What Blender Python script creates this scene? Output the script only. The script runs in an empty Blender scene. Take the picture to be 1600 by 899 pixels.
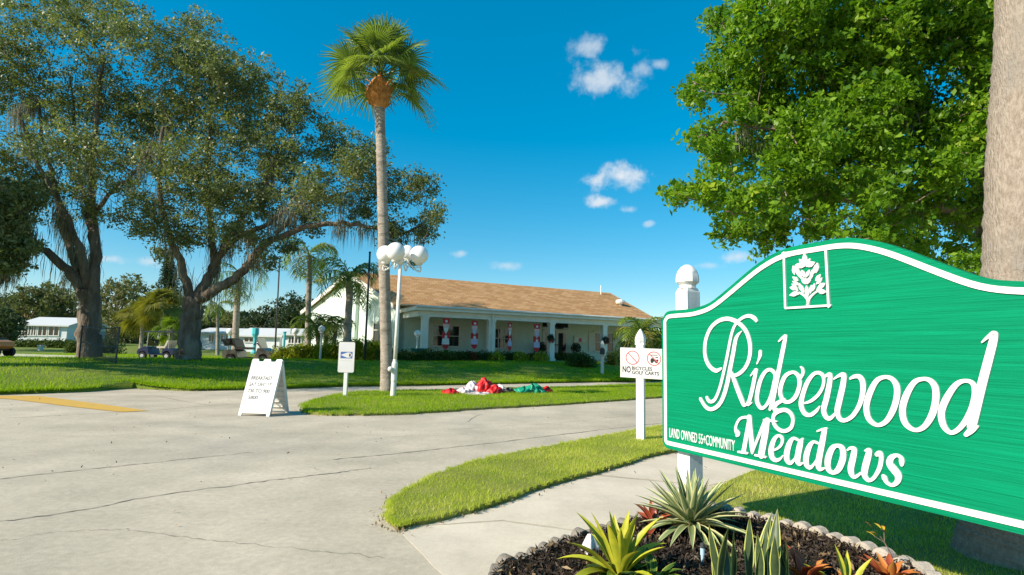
import bpy, bmesh, math, random
import numpy as np
from mathutils import Vector, Matrix
R_ = math.radians
random.seed(7); rng = np.random.default_rng(11)
SC = bpy.context.scene; COL = SC.collection

# ---------------------------------------------------------------- camera
HC, FPX, PITCH, ROLL = 1.30, 868.0, R_(6.44), R_(1.213)
_F = np.array([0, math.cos(PITCH), math.sin(PITCH)]); _U0 = np.array([0, -math.sin(PITCH), math.cos(PITCH)]); _R0 = np.array([1., 0, 0])
_R = math.cos(ROLL)*_R0 + math.sin(ROLL)*_U0; _U = -math.sin(ROLL)*_R0 + math.cos(ROLL)*_U0
CAM = np.array([0, 0, HC])
cd = bpy.data.cameras.new('camera'); cam = bpy.data.objects.new('camera', cd); COL.objects.link(cam)
cd.sensor_width = 36; cd.lens = 36*FPX/1600; cd.clip_start = .05; cd.clip_end = 3000
cam.matrix_world = Matrix(((_R[0], _U[0], -_F[0], 0), (_R[1], _U[1], -_F[1], 0), (_R[2], _U[2], -_F[2], HC), (0, 0, 0, 1)))
SC.camera = cam
# ---------------------------------------------------------------- light: low winter sun from the left, behind the viewer
SUN_EL, SUN_AZ = R_(31.5), R_(-119)          # azimuth from +Y towards +X
SUN_DIR = Vector((math.sin(SUN_AZ)*math.cos(SUN_EL), math.cos(SUN_AZ)*math.cos(SUN_EL), math.sin(SUN_EL)))
sl = bpy.data.lights.new('sun', 'SUN'); sl.energy = 5.0; sl.angle = R_(.53); sl.color = (1, .90, .75)
so = bpy.data.objects.new('sun', sl); COL.objects.link(so); so.rotation_euler = SUN_DIR.to_track_quat('Z', 'Y').to_euler()
SKY_STRENGTH = .125
W = bpy.data.worlds.new('World'); SC.world = W; W.use_nodes = True
SC.view_settings.view_transform = 'Standard'; SC.view_settings.look = 'None'
SC.view_settings.exposure = .6; SC.view_settings.gamma = 1
SC.cycles.max_bounces = 8; SC.cycles.transparent_max_bounces = 8; SC.cycles.use_denoising = True

def ray(x, y): return _F + _R*(x-800)/FPX - _U*(y-449.5)/FPX
def G(x, y, z=0.):
    r = ray(x, y); return CAM + r*(z-HC)/r[2]
def at(x, y, Y):
    r = ray(x, y); return CAM + r*Y/r[1]

def build_world():
    nt = W.node_tree; N = nt.nodes; L = nt.links; N.clear()
    out = N.new('ShaderNodeOutputWorld'); bg = N.new('ShaderNodeBackground'); bg.inputs[1].default_value = SKY_STRENGTH
    sky = N.new('ShaderNodeTexSky'); sky.sky_type = 'NISHITA'; sky.sun_disc = False
    sky.sun_elevation = SUN_EL; sky.sun_rotation = SUN_AZ; sky.air_density = 1.0; sky.dust_density = .25; sky.ozone_density = 4.0
    hs = N.new('ShaderNodeHueSaturation'); hs.inputs['Saturation'].default_value = 1.78; hs.inputs['Value'].default_value = 1.42; hs.inputs['Hue'].default_value = .484
    gm = N.new('ShaderNodeGamma'); gm.inputs[1].default_value = .68; L.new(sky.outputs[0], gm.inputs[0]); L.new(gm.outputs[0], hs.inputs['Color'])
    tc = N.new('ShaderNodeTexCoord')
    nz = N.new('ShaderNodeTexNoise'); nz.inputs['Scale'].default_value = 24; nz.inputs['Detail'].default_value = 8; nz.inputs['Roughness'].default_value = .6
    nz.inputs['Distortion'].default_value = .1
    L.new(tc.outputs['Generated'], nz.inputs['Vector'])
    col = hs.outputs['Color']
    def vm(op, a, b=None):
        n = N.new('ShaderNodeVectorMath'); n.operation = op
        for i, v in enumerate((a, b)):
            if v is None: continue
            if hasattr(v, 'is_output'): L.new(v, n.inputs[i])
            else: n.inputs[i].default_value = v
        return n
    def ma(op, a, b=None, c=None):
        n = N.new('ShaderNodeMath'); n.operation = op
        for i, v in enumerate((a, b, c)):
            if v is None: continue
            if hasattr(v, 'is_output'): L.new(v, n.inputs[i])
            else: n.inputs[i].default_value = v
        return n.outputs[0]
    cl = [(940,118,62,36,.75),(928,75,36,22,.6),(1000,108,22,14,.5),(920,120,50,22,.4),(966,276,58,24,1.),(992,280,38,22,1.),(940,316,24,13,.9),(985,328,17,9,.7),
          (790,415,30,10,.5),(718,397,14,8,.55),(172,405,30,9,.6),(236,409,20,9,.6),(1150,402,40,12,.7),(1013,350,10,6,.5),(1030,100,16,8,.5),(1110,415,26,9,.5),
          (-300,330,90,30,.8),(-520,120,80,40,.7),(1900,260,90,36,.8),(2300,330,70,30,.8),(600,-260,90,40,.6),(1300,-300,80,50,.6)]
    acc = None
    for (x, y, a, b, op) in cl:
        d = ray(x, y); d /= np.linalg.norm(d)
        rt = np.cross(d, [0, 0, 1.]); rt /= np.linalg.norm(rt); up = np.cross(rt, d)
        k = FPX*np.linalg.norm(ray(x, y))*0 + FPX
        s = vm('SUBTRACT', tc.outputs['Generated'], tuple(d))
        u = ma('MULTIPLY', vm('DOT_PRODUCT', s.outputs[0], tuple(rt)).outputs['Value'], k/a)
        v = ma('MULTIPLY', vm('DOT_PRODUCT', s.outputs[0], tuple(up)).outputs['Value'], k/b)
        w = ma('MULTIPLY', vm('DOT_PRODUCT', s.outputs[0], tuple(d)).outputs['Value'], 6.)
        r2 = ma('ADD', ma('MULTIPLY', u, u), ma('ADD', ma('MULTIPLY', v, v), ma('MULTIPLY', w, w)))
        e = ma('SUBTRACT', 1.0, ma('SQRT', r2))
        e = ma('ADD', e, ma('MULTIPLY', ma('SUBTRACT', nz.outputs[0], .52), 3.0))
        n = N.new('ShaderNodeMapRange'); n.interpolation_type = 'SMOOTHSTEP'; n.inputs[1].default_value = 0; n.inputs[2].default_value = 1.15
        n.inputs[3].default_value = 0; n.inputs[4].default_value = op
        L.new(e, n.inputs[0])
        # nothing beyond the ellipse's outer skirt
        m = N.new('ShaderNodeMapRange'); m.inputs[1].default_value = 2.4; m.inputs[2].default_value = .8; L.new(r2, m.inputs[0])
        o = ma('MULTIPLY', n.outputs[0], m.outputs[0])
        acc = o if acc is None else ma('MAXIMUM', acc, o)
    mx = N.new('ShaderNodeMix'); mx.data_type = 'RGBA'
    L.new(acc, mx.inputs[0]); L.new(col, mx.inputs[6]); mx.inputs[7].default_value = (4.2, 4.5, 4.8, 1)
    L.new(mx.outputs[2], bg.inputs[0]); L.new(bg.outputs[0], out.inputs[0])
build_world()

# ---------------------------------------------------------------- helpers
def tag(o, label=None, cat=None, group=None, kind=None):
    if label: o['label'] = label
    if cat: o['category'] = cat
    if group: o['group'] = group
    if kind: o['kind'] = kind
    return o
def empty(name, loc=(0, 0, 0), rz=0.):
    o = bpy.data.objects.new(name, None); COL.objects.link(o); o.location = Vector(loc); o.rotation_euler = (0, 0, rz); o.empty_display_size = .1
    return o
def obj(name, me, parent=None, loc=None):
    o = bpy.data.objects.new(name, me); COL.objects.link(o)
    if parent: o.parent = parent
    if loc is not None: o.location = Vector(loc)
    return o
def copy_tree(o, parent=None):
    c = o.copy(); COL.objects.link(c); c.parent = parent
    for ch in [x for x in o.children]: copy_tree(ch, c)
    return c
def npmesh(name, V, Fq, mats, tint=None, smooth=False):
    """V (n,3); Fq (m,k) constant k"""
    me = bpy.data.meshes.new(name); V = np.asarray(V, np.float32); Fq = np.asarray(Fq, np.int32); k = Fq.shape[1]
    me.vertices.add(len(V)); me.vertices.foreach_set('co', V.ravel())
    me.loops.add(Fq.size); me.loops.foreach_set('vertex_index', Fq.ravel())
    me.polygons.add(len(Fq)); me.polygons.foreach_set('loop_start', np.arange(0, Fq.size, k, dtype=np.int32))
    if tint is not None:
        a = me.attributes.new('tint', 'FLOAT', 'POINT'); a.data.foreach_set('value', np.asarray(tint, np.float32))
    me.update(); me.validate()
    for m in (mats if isinstance(mats, (list, tuple)) else [mats]): me.materials.append(m)
    if smooth: me.polygons.foreach_set('use_smooth', np.ones(len(Fq), bool))
    return me

class MB:
    def __init__(s): s.v = []; s.f = []; s.m = []; s.cur = 0
    def add(s, vs, fs):
        b = len(s.v); s.v += [tuple(map(float, p)) for p in vs]; s.f += [tuple(i+b for i in f) for f in fs]; s.m += [s.cur]*len(fs); return s
    def box(s, a, b):
        (x0, y0, z0), (x1, y1, z1) = a, b
        return s.add([(x0,y0,z0),(x1,y0,z0),(x1,y1,z0),(x0,y1,z0),(x0,y0,z1),(x1,y0,z1),(x1,y1,z1),(x0,y1,z1)],
                     [(0,3,2,1),(4,5,6,7),(0,1,5,4),(1,2,6,5),(2,3,7,6),(3,0,4,7)])
    def hexa(s, p): return s.add(p, [(0,3,2,1),(4,5,6,7),(0,1,5,4),(1,2,6,5),(2,3,7,6),(3,0,4,7)])
    def tube(s, pts, rad, n=8, cap=True):
        P = [Vector(p) for p in pts]; rad = [rad]*len(P) if not hasattr(rad, '__len__') else rad
        V = []; Fs = []; prev = None
        for i, p in enumerate(P):
            t = (P[min(i+1, len(P)-1)]-P[max(i-1, 0)])
            t = t.normalized() if t.length > 1e-9 else Vector((0, 0, 1))
            if prev is None: a = t.orthogonal().normalized()
            else:
                a = prev - t*prev.dot(t); a = a.normalized() if a.length > 1e-6 else t.orthogonal().normalized()
            prev = a; b = t.cross(a)
            for k in range(n):
                q = 2*math.pi*k/n; V.append(p+(a*math.cos(q)+b*math.sin(q))*rad[i])
        for i in range(len(P)-1):
            for k in range(n): Fs.append((i*n+k, i*n+(k+1) % n, (i+1)*n+(k+1) % n, (i+1)*n+k))
        if cap: Fs.append(tuple(range(n))[::-1]); Fs.append(tuple(range((len(P)-1)*n, len(P)*n)))
        return s.add(V, Fs)
    def lathe(s, prof, n=16, c=(0, 0, 0)):
        V = []; Fs = []
        for r, z in prof:
            for k in range(n):
                q = 2*math.pi*(k+.5)/n; V.append((c[0]+r*math.cos(q), c[1]+r*math.sin(q), c[2]+z))
        for i in range(len(prof)-1):
            for k in range(n): Fs.append((i*n+k, i*n+(k+1) % n, (i+1)*n+(k+1) % n, (i+1)*n+k))
        Fs.append(tuple(range(n))[::-1]); Fs.append(tuple(range((len(prof)-1)*n, len(prof)*n)))
        return s.add(V, Fs)
    def sphere(s, c, r, n=16, m=10, sz=1.):
        return s.lathe([(max(1e-4, r*math.sin(math.pi*i/m)), -r*sz*math.cos(math.pi*i/m)) for i in range(m+1)], n, c)
    def prism(s, poly, f0, f1):
        """poly list of 2d; f0/f1 map 2d -> 3d for the two faces"""
        n = len(poly); V = [f0(*p) for p in poly]+[f1(*p) for p in poly]
        return s.add(V, [tuple(range(n))[::-1], tuple(range(n, 2*n))]+[(i, (i+1) % n, n+(i+1) % n, n+i) for i in range(n)])
    def build(s, name, mats, parent=None, smooth=False, loc=None, auto=None):
        me = bpy.data.meshes.new(name); me.from_pydata(s.v, [], s.f)
        for m in (mats if isinstance(mats, (list, tuple)) else [mats]): me.materials.append(m)
        me.polygons.foreach_set('material_index', s.m)
        bm = bmesh.new(); bm.from_mesh(me); bmesh.ops.recalc_face_normals(bm, faces=bm.faces); bm.to_mesh(me); bm.free()
        if smooth:
            me.polygons.foreach_set('use_smooth', [True]*len(me.polygons))
            if auto: me.set_sharp_from_angle(angle=R_(auto))
        me.update()
        return obj(name, me, parent, loc)

def cr(pts, k=8, closed=False):
    """Catmull-Rom through tuples of any dimension"""
    P = [np.array(p, float) for p in pts]; n = len(P); out = []
    for i in range(n if closed else n-1):
        if closed: p0, p1, p2, p3 = P[i-1], P[i], P[(i+1) % n], P[(i+2) % n]
        else: p0, p1, p2, p3 = P[max(i-1, 0)], P[i], P[i+1], P[min(i+2, n-1)]
        for j in range(k):
            t = j/k; out.append(.5*((2*p1)+(-p0+p2)*t+(2*p0-5*p1+4*p2-p3)*t*t+(-p0+3*p1-3*p2+p3)*t**3))
    if not closed: out.append(P[-1])
    return out

# ---------------------------------------------------------------- materials
def speckle(m, scale, lo, hi):
    nt = m.node_tree; N = nt.nodes; L = nt.links; b = N['Principled BSDF']; src = b.inputs['Base Color'].links[0].from_socket
    tc = N.new('ShaderNodeTexCoord'); prev = src
    for sc_, k in ((scale, 1.), (scale*.12, .7), (scale*.004, .9)):
        nz = N.new('ShaderNodeTexNoise'); nz.inputs['Scale'].default_value = sc_; nz.inputs['Detail'].default_value = 4; nz.inputs['Roughness'].default_value = .7; L.new(tc.outputs['Object'], nz.inputs[0])
        r = N.new('ShaderNodeMapRange'); r.inputs[1].default_value = .3; r.inputs[2].default_value = .7; r.inputs[3].default_value = 1-(1-lo)*k; r.inputs[4].default_value = 1+(hi-1)*k; L.new(nz.outputs[0], r.inputs[0])
        mx = N.new('ShaderNodeMix'); mx.data_type = 'RGBA'; mx.blend_type = 'MULTIPLY'; mx.inputs[0].default_value = 1; L.new(prev, mx.inputs[6]); L.new(r.outputs[0], mx.inputs[7]); prev = mx.outputs[2]
    L.new(prev, b.inputs['Base Color']); return m
def mat(name, c, c2=None, scale=6., rough=.75, bump=0., bscale=40., spec=.3, metal=0., stretch=(1, 1, 1), detail=5., contrast=(.35, .65), c3=None, s3=1., k3=(.5, .7), bdist=.01):
    m = bpy.data.materials.new(name); m.use_nodes = True; nt = m.node_tree; N = nt.nodes; L = nt.links
    b = N['Principled BSDF']; b.inputs['Roughness'].default_value = rough; b.inputs['Specular IOR Level'].default_value = spec; b.inputs['Metallic'].default_value = metal
    b.inputs['Base Color'].default_value = (*c, 1)
    tc = N.new('ShaderNodeTexCoord'); mp = N.new('ShaderNodeMapping'); mp.inputs['Scale'].default_value = stretch; L.new(tc.outputs['Object'], mp.inputs[0])
    if c2:
        nz = N.new('ShaderNodeTexNoise'); nz.inputs['Scale'].default_value = scale; nz.inputs['Detail'].default_value = detail; L.new(mp.outputs[0], nz.inputs[0])
        rp = N.new('ShaderNodeMapRange'); rp.inputs[1].default_value, rp.inputs[2].default_value = contrast; L.new(nz.outputs[0], rp.inputs[0])
        mx = N.new('ShaderNodeMix'); mx.data_type = 'RGBA'; mx.inputs[6].default_value = (*c, 1); mx.inputs[7].default_value = (*c2, 1)
        L.new(rp.outputs[0], mx.inputs[0]); last = mx.outputs[2]
        if c3:
            n3 = N.new('ShaderNodeTexNoise'); n3.inputs['Scale'].default_value = s3; n3.inputs['Detail'].default_value = 6; L.new(mp.outputs[0], n3.inputs[0])
            r3 = N.new('ShaderNodeMapRange'); r3.inputs[1].default_value, r3.inputs[2].default_value = k3; L.new(n3.outputs[0], r3.inputs[0])
            m3 = N.new('ShaderNodeMix'); m3.data_type = 'RGBA'; L.new(r3.outputs[0], m3.inputs[0]); L.new(last, m3.inputs[6]); m3.inputs[7].default_value = (*c3, 1); last = m3.outputs[2]
        L.new(last, b.inputs['Base Color'])
    if bump:
        bn = N.new('ShaderNodeTexNoise'); bn.inputs['Scale'].default_value = bscale; bn.inputs['Detail'].default_value = 6; L.new(mp.outputs[0], bn.inputs[0])
        bp = N.new('ShaderNodeBump'); bp.inputs['Strength'].default_value = bump; bp.inputs['Distance'].default_value = bdist; L.new(bn.outputs[0], bp.inputs['Height']); L.new(bp.outputs[0], b.inputs['Normal'])
    return m
def leafmat(name, c1, c2, trans=.35, rough=.45, spec=.35, tcol=None, c3=None):
    m = bpy.data.materials.new(name); m.use_nodes = True; nt = m.node_tree; N = nt.nodes; L = nt.links; b = N['Principled BSDF']; out = N['Material Output']
    at_ = N.new('ShaderNodeAttribute'); at_.attribute_name = 'tint'
    rp = N.new('ShaderNodeValToRGB'); e = rp.color_ramp.elements; e[0].color = (*c1, 1); e[1].color = (*c2, 1); e[0].position = .1; e[1].position = .85
    if c3: q = e.new(1.0); q.color = (*c3, 1)
    L.new(at_.outputs['Fac'], rp.inputs[0]); L.new(rp.outputs[0], b.inputs['Base Color'])
    b.inputs['Roughness'].default_value = rough; b.inputs['Specular IOR Level'].default_value = spec
    tr = N.new('ShaderNodeBsdfTranslucent'); mc = N.new('ShaderNodeMix'); mc.data_type = 'RGBA'; mc.blend_type = 'MULTIPLY'; mc.inputs[0].default_value = 1
    L.new(rp.outputs[0], mc.inputs[6]); mc.inputs[7].default_value = (*(tcol or (1.5, 1.6, .55)), 1); L.new(mc.outputs[2], tr.inputs[0])
    ms = N.new('ShaderNodeMixShader'); ms.inputs[0].default_value = trans; L.new(b.outputs[0], ms.inputs[1]); L.new(tr.outputs[0], ms.inputs[2]); L.new(ms.outputs[0], out.inputs[0])
    return m
M = {}
M['white'] = mat('white_paint', (.72,.71,.67), (.63,.62,.57), scale=5, rough=.45)
M['white_trim'] = mat('white_trim', (.78,.76,.68), (.70,.68,.60), scale=2, rough=.55)
M['concrete'] = mat('road_concrete', (.45,.39,.295), (.54,.465,.355), scale=1.1, rough=.9, bump=.35, bscale=90, bdist=.004, c3=(.38,.34,.28), s3=.35, k3=(.52,.75), contrast=(.3,.7), detail=9)
M['lane'] = mat('lane_asphalt', (.24,.24,.235), (.30,.30,.285), scale=1.3, rough=.9, bump=.3, bscale=90, bdist=.004)
M['walk'] = mat('sidewalk_concrete', (.58,.50,.39), (.66,.57,.45), scale=1.6, rough=.9, bump=.25, bscale=120, bdist=.003, c3=(.44,.38,.30), s3=.8, k3=(.55,.8), detail=8)
speckle(M['concrete'], 160., .80, 1.18); speckle(M['walk'], 200., .90, 1.08)
M['seam'] = mat('road_seam', (.13,.115,.095), (.25,.22,.18), scale=6, rough=.95)
M['yellow'] = mat('yellow_line', (.62,.37,.06), (.48,.33,.12), scale=7, rough=.8, contrast=(.45,.75))
M['soil'] = mat('turf_base', (.16,.19,.03), (.26,.25,.07), scale=3, rough=1, bump=.6, bscale=60, c3=(.17,.135,.06), s3=1.2, k3=(.55,.8))
M['lawn'] = mat('lawn_base', (.11,.17,.018), (.17,.21,.032), scale=.8, rough=1, bump=.8, bscale=25, bdist=.04, c3=(.16,.14,.05), s3=.25, k3=(.55,.75))
M['grass'] = leafmat('grass_blades', (.17,.30,.010), (.38,.48,.03), trans=.45, rough=.7, spec=.05, c3=(.55,.47,.16))
M['grass_dry'] = leafmat('dry_grass_blades', (.27,.36,.03), (.60,.60,.12), trans=.45, rough=.7, spec=.05, c3=(.80,.68,.34))
M['bark'] = mat('oak_bark', (.10,.075,.055), (.20,.16,.125), scale=5, rough=.95, bump=1., bscale=9, bdist=.08, stretch=(1,1,.35), c3=(.26,.23,.18), s3=1.4)
M['bark2'] = mat('ficus_bark', (.16,.12,.085), (.25,.20,.15), scale=5, rough=.95, bump=.6, bscale=14, bdist=.03)
M['oakleaf'] = leafmat('oak_leaves', (.08,.11,.042), (.23,.26,.105), trans=.32, rough=.45, spec=.35, c3=(.40,.38,.22))
M['ficusleaf'] = leafmat('broad_leaves', (.055,.15,.010), (.20,.34,.016), trans=.42, rough=.45, spec=.25, c3=(.40,.48,.05))
M['moss'] = leafmat('spanish_moss', (.15,.15,.10), (.30,.29,.20), trans=.3, rough=.95, spec=.05, tcol=(1,1,.8))
M['palmleaf'] = leafmat('palm_fronds', (.10,.16,.03), (.27,.33,.08), trans=.38, rough=.45, spec=.35, c3=(.46,.46,.20))
M['featherleaf'] = leafmat('feather_fronds', (.08,.14,.018), (.22,.29,.035), trans=.4, rough=.4, spec=.35, c3=(.33,.30,.06))
M['palmtrunk'] = mat('palm_trunk', (.30,.25,.20), (.42,.36,.295), scale=9, rough=.95, bump=.9, bscale=22, bdist=.03, stretch=(1,1,3.0), c3=(.20,.165,.135), s3=3)
M['palmboot'] = mat('palm_boots', (.34,.13,.03), (.52,.24,.07), scale=9, rough=.9, bump=.6, bscale=25)
M['bgleaf'] = leafmat('far_leaves', (.09,.105,.045), (.19,.20,.09), trans=.2, rough=.8, spec=.1, c3=(.20,.175,.10))
M['bgleaf2'] = leafmat('dark_far_leaves', (.035,.06,.032), (.085,.115,.055), trans=.15, rough=.8, spec=.1)
M['bgyellow'] = leafmat('yellow_palm_leaves', (.12,.13,.025), (.27,.24,.05), trans=.3, rough=.6, spec=.15, c3=(.36,.26,.08))
M['hedge'] = leafmat('hedge_leaves', (.035,.065,.012), (.10,.14,.022), trans=.25, rough=.5, spec=.2, c3=(.16,.18,.03))
M['croton'] = leafmat('yellow_shrub_leaves', (.16,.21,.018), (.50,.50,.03), trans=.4, rough=.45, spec=.3, c3=(.55,.45,.05))

# ---------------------------------------------------------------- terrain
def sm(t): t = np.clip(t, 0, 1); return t*t*(3-2*t)
def hz(x, y):
    x = np.asarray(x, float); y = np.asarray(y, float)
    s = -.57*(x+5.8)+.82*(y-16.2)
    return sm((s-.3)/8.)*.62 - .36*sm((s-9.9)/4.)*sm((-x-8)/4.) + .55*sm((y-48)/28.)
def GT(px, py, lift=0.):
    z = 0.
    for _ in range(40):
        p = G(px, py, z); z = .5*z+.5*float(hz(p[0], p[1]))
    p[2] = float(hz(p[0], p[1]))+lift; return p

# lawn edge (far side of the roads), traced left to right on flat ground
edge_px = [(-260,622),(0,617.5),(75,615),(120,613.5),(150,612),(170,608),(200,606.5),(235,609),(300,611.5),(380,610),(480,607),(540,605),(650,603.5),(800,600.5),(900,598.5),(1030,596.5),(1200,594)]
edge = [G(*p)[:2] for p in edge_px]
ex = np.array([-90, -40]+[p[0] for p in edge]+[40, 120]); ey = np.array([-14, 2.5]+[p[1] for p in edge]+[48, 100])
def yb(x): return np.interp(x, ex, ey)

def road_and_ground():
    me = npmesh('road', [(-120,-30,0),(120,-30,0),(120,60,0),(-120,60,0)], [(0,1,2,3)], M['concrete']); road = tag(obj('road', me), kind='structure')
    # wide ground under everything, to the horizon
    me = npmesh('ground', [(-1500,-300,-.12),(1500,-300,-.12),(1500,2200,-.12),(-1500,2200,-.12)], [(0,1,2,3)], M['lawn']); tag(obj('ground', me), kind='structure')
    # the rising lawn
    xs = np.concatenate([np.linspace(-110,-16,60), np.linspace(-15.7,9,140), np.linspace(9.3,110,60)])
    tt = np.concatenate([[0], np.linspace(.0002,.04,16), np.linspace(.05,.3,40), np.linspace(.33,1,30)])
    X = np.repeat(xs[:, None], len(tt), 1); jit = np.interp(xs, np.arange(-110,110,.22), rng.normal(0,.035,1000))
    Y0 = (yb(xs)+jit)[:, None]; Y = Y0+(420-Y0)*tt[None, :]
    Z = hz(X, Y)+.06+.02*np.sin(X*.9)*np.cos(Y*.7); Z[:, 0] = -.02
    V = np.stack([X, Y, Z], -1).reshape(-1, 3); n = len(tt)
    i = np.arange(len(xs)-1)[:, None]*n+np.arange(n-1)[None, :]; i = i.ravel()
    tag(obj('lawn', npmesh('lawn', V, np.stack([i, i+n, i+n+1, i+1], 1), M['lawn'], smooth=True)), kind='structure')
    return road
road = road_and_ground()

def strip_between(top, bot, lift, name, m, k=6, terrain=True):
    a = cr(top, k); b = cr(bot, k); nn = 60
    def rs(l): l = np.array(l); t = np.linspace(0, len(l)-1, nn); return np.stack([np.interp(t, np.arange(len(l)), l[:, j]) for j in (0, 1)], 1)
    a, b = rs(a), rs(b); V = []
    for p, q in zip(a, b):
        for s in np.linspace(0, 1, 5):
            px = p*(1-s)+q*s; V.append(GT(px[0], px[1], lift) if terrain else (*G(px[0], px[1])[:2], lift))
    F_ = [(i*5+j, i*5+j+1, i*5+j+6, i*5+j+5) for i in range(nn-1) for j in range(4)]
    return tag(obj(name, npmesh(name, V, F_, m)), kind='structure')
strip_between([(480,606.8),(540,604.8),(650,603.2),(800,600.2),(900,598.2),(1030,596.2),(1130,594)], [(480,617),(540,614),(650,612),(800,609),(900,606),(1030,601),(1130,597)], .004, 'lane', M['concrete'], terrain=False)
def driveway():
    far = [(-60,44),(-34,38),(-24,35),(-16,33),(-11.5,31)]; near = [(-60,38),(-34,32.5),(-24,30),(-16,27.5),(-10,26.5)]
    a = np.array(cr(far, 14)); b = np.array(cr(near, 14)); V = []
    for p, q in zip(a, b):
        for t in np.linspace(0, 1, 7): r = p*(1-t)+q*t; V.append((*r, float(hz(r[0], r[1]))+.10))
    n = len(a); tag(obj('driveway', npmesh('driveway', V, [(i*7+j, i*7+j+1, i*7+j+8, i*7+j+7) for i in range(n-1) for j in range(6)], M['walk'])), kind='structure')
driveway()

def poly_in(P, poly):
    x, y = P[:, 0], P[:, 1]; c = np.zeros(len(P), bool); n = len(poly)
    for i in range(n):
        x1, y1 = poly[i]; x2, y2 = poly[i-1]
        with np.errstate(divide='ignore', invalid='ignore'):
            c ^= ((y1 > y) != (y2 > y)) & (x < (x2-x1)*(y-y1)/(y2-y1+1e-12)+x1)
    return c
def patch(name, px, z, m, wob=.02, k=8, base=-.01):
    P = [np.array(G(*p)[:2]) for p in px]; P = cr(P, k, closed=True)
    out = []
    for i, p in enumerate(P): out.append(p+rng.normal(0, wob, 2) if wob else p)
    mb = MB(); mb.prism(out, lambda x, y: (x, y, base), lambda x, y: (x, y, z))
    o = mb.build(name, m); tag(o, kind='structure'); return o, np.array(out)
isl_px = [(474,640),(492,648.5),(560,650),(640,648),(720,642.5),(850,635),(940,629),(1035,622),(1150,612),(1150,597),(1035,600),(900,606),(800,609),(700,611.5),(620,613),(560,615),(515,622),(484,632)]
cor_px = [(1250,640),(1120,655),(1040,668),(960,682),(850,704),(760,722),(690,745),(640,770),(614,790),(608,808),(618,827),(650,822),(760,795),(860,760),(960,733),(1035,711),(1180,688),(1300,670)]
law_px = [(1180,742),(1110,775),(1104,800),(1150,815),(1230,832),(1300,853),(1380,884),(1500,930),(1900,1010),(2400,900),(1900,720),(1560,690),(1300,717)]
island, isl = patch('grass_island', isl_px, .05, M['soil'], .03)
corner, cor = patch('grass_verge', cor_px, .045, M['soil'], .012)
signlawn, slw = patch('sign_lawn', law_px, .05, M['soil'], .012)

def blades(name, P, z, h, w, m, lean=.45, dry=0.):
    n = len(P); a = rng.uniform(0, 2*np.pi, n); b = rng.uniform(0, 2*np.pi, n)
    hh = h*rng.uniform(.45, 1.15, n); ww = w*rng.uniform(.6, 1.2, n)
    base = np.column_stack([P, z]); d = np.column_stack([np.cos(a), np.sin(a), np.zeros(n)])*ww[:, None]/2
    ln = np.column_stack([np.cos(b), np.sin(b), np.zeros(n)])*(hh*rng.uniform(.05, lean*2, n))[:, None]
    tip = base+ln+np.column_stack([np.zeros(n), np.zeros(n), hh])
    V = np.stack([base-d, base+d, tip], 1).reshape(-1, 3)
    big = .5+.5*np.sin(P[:, 0]*1.3+2*np.sin(P[:, 1]*.8))*np.cos(P[:, 1]*1.1+P[:, 0]*.4)
    b2 = .5+.5*np.sin(P[:, 0]*4.1+1.7*np.sin(P[:, 1]*3.3))*np.sin(P[:, 1]*3.7+1.2*np.sin(P[:, 0]*2.9))
    t = np.clip(.05+dry+.3*big+.3*b2+rng.normal(0, .2, n)+(rng.random(n) < .06)*.5, 0, 1); hh *= .75+.5*b2
    tip = base+ln+np.column_stack([np.zeros(n), np.zeros(n), hh]); V = np.stack([base-d, base+d, tip], 1).reshape(-1, 3)
    me = npmesh(name, V, np.arange(3*n).reshape(-1, 3), m, np.repeat(t, 3)); return me
def sample_poly(poly, n):
    lo, hi = poly.min(0), poly.max(0); out = np.zeros((0, 2))
    while len(out) < n:
        q = rng.uniform(lo, hi, (n*2, 2)); out = np.vstack([out, q[poly_in(q, poly)]])
    return out[:n]
def grass():
    isl_c = isl[isl[:, 0] < 40]
    P = sample_poly(isl, 110000); e = np.repeat(isl, 30, 0)+rng.normal(0, .04, (len(isl)*30, 2)); P = np.vstack([P, e])
    tag(obj('island_grass', blades('island_grass', P, np.full(len(P), .04), .065, .011, M['grass'])), 'short green grass covering the island with the globe lamp', 'grass', kind='stuff')
    P = sample_poly(cor, 120000); e = np.repeat(cor, 60, 0)+rng.normal(0, .018, (len(cor)*60, 2)); P = np.vstack([P, e])
    tag(obj('verge_grass', blades('verge_grass', P, np.full(len(P), .035), .042, .0055, M['grass_dry'], dry=.14)), 'mown green grass on the curved verge beside the sidewalk', 'grass', kind='stuff')
    P = sample_poly(slw, 150000); P = P[P[:, 1] < 8]
    tag(obj('sign_grass', blades('sign_grass', P, np.full(len(P), .04), .042, .0055, M['grass_dry'], dry=.12)), 'mown grass under and behind the big green sign', 'grass', kind='stuff')
    n = 330000; x = rng.uniform(-34, 16, n); y0 = yb(x); s = rng.random(n)**1.6; y = y0+s*(46-y0).clip(2)
    keep = (np.abs(x)/np.maximum(y, 1) < 1.02); x, y = x[keep], y[keep]
    xe = rng.uniform(-14, 8, 26000); x = np.concatenate([x, xe]); y = np.concatenate([y, yb(xe)+rng.normal(.05, .05, len(xe))])
    sc = (.5+y/24.)
    me = blades('lawn_grass', np.column_stack([x, y]), hz(x, y)+.045, .085, .016*sc, M['grass'])
    tag(obj('lawn_grass', me), 'broad lawn of mown grass in front of the clubhouse and oaks', 'grass', kind='stuff')
grass()

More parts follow.
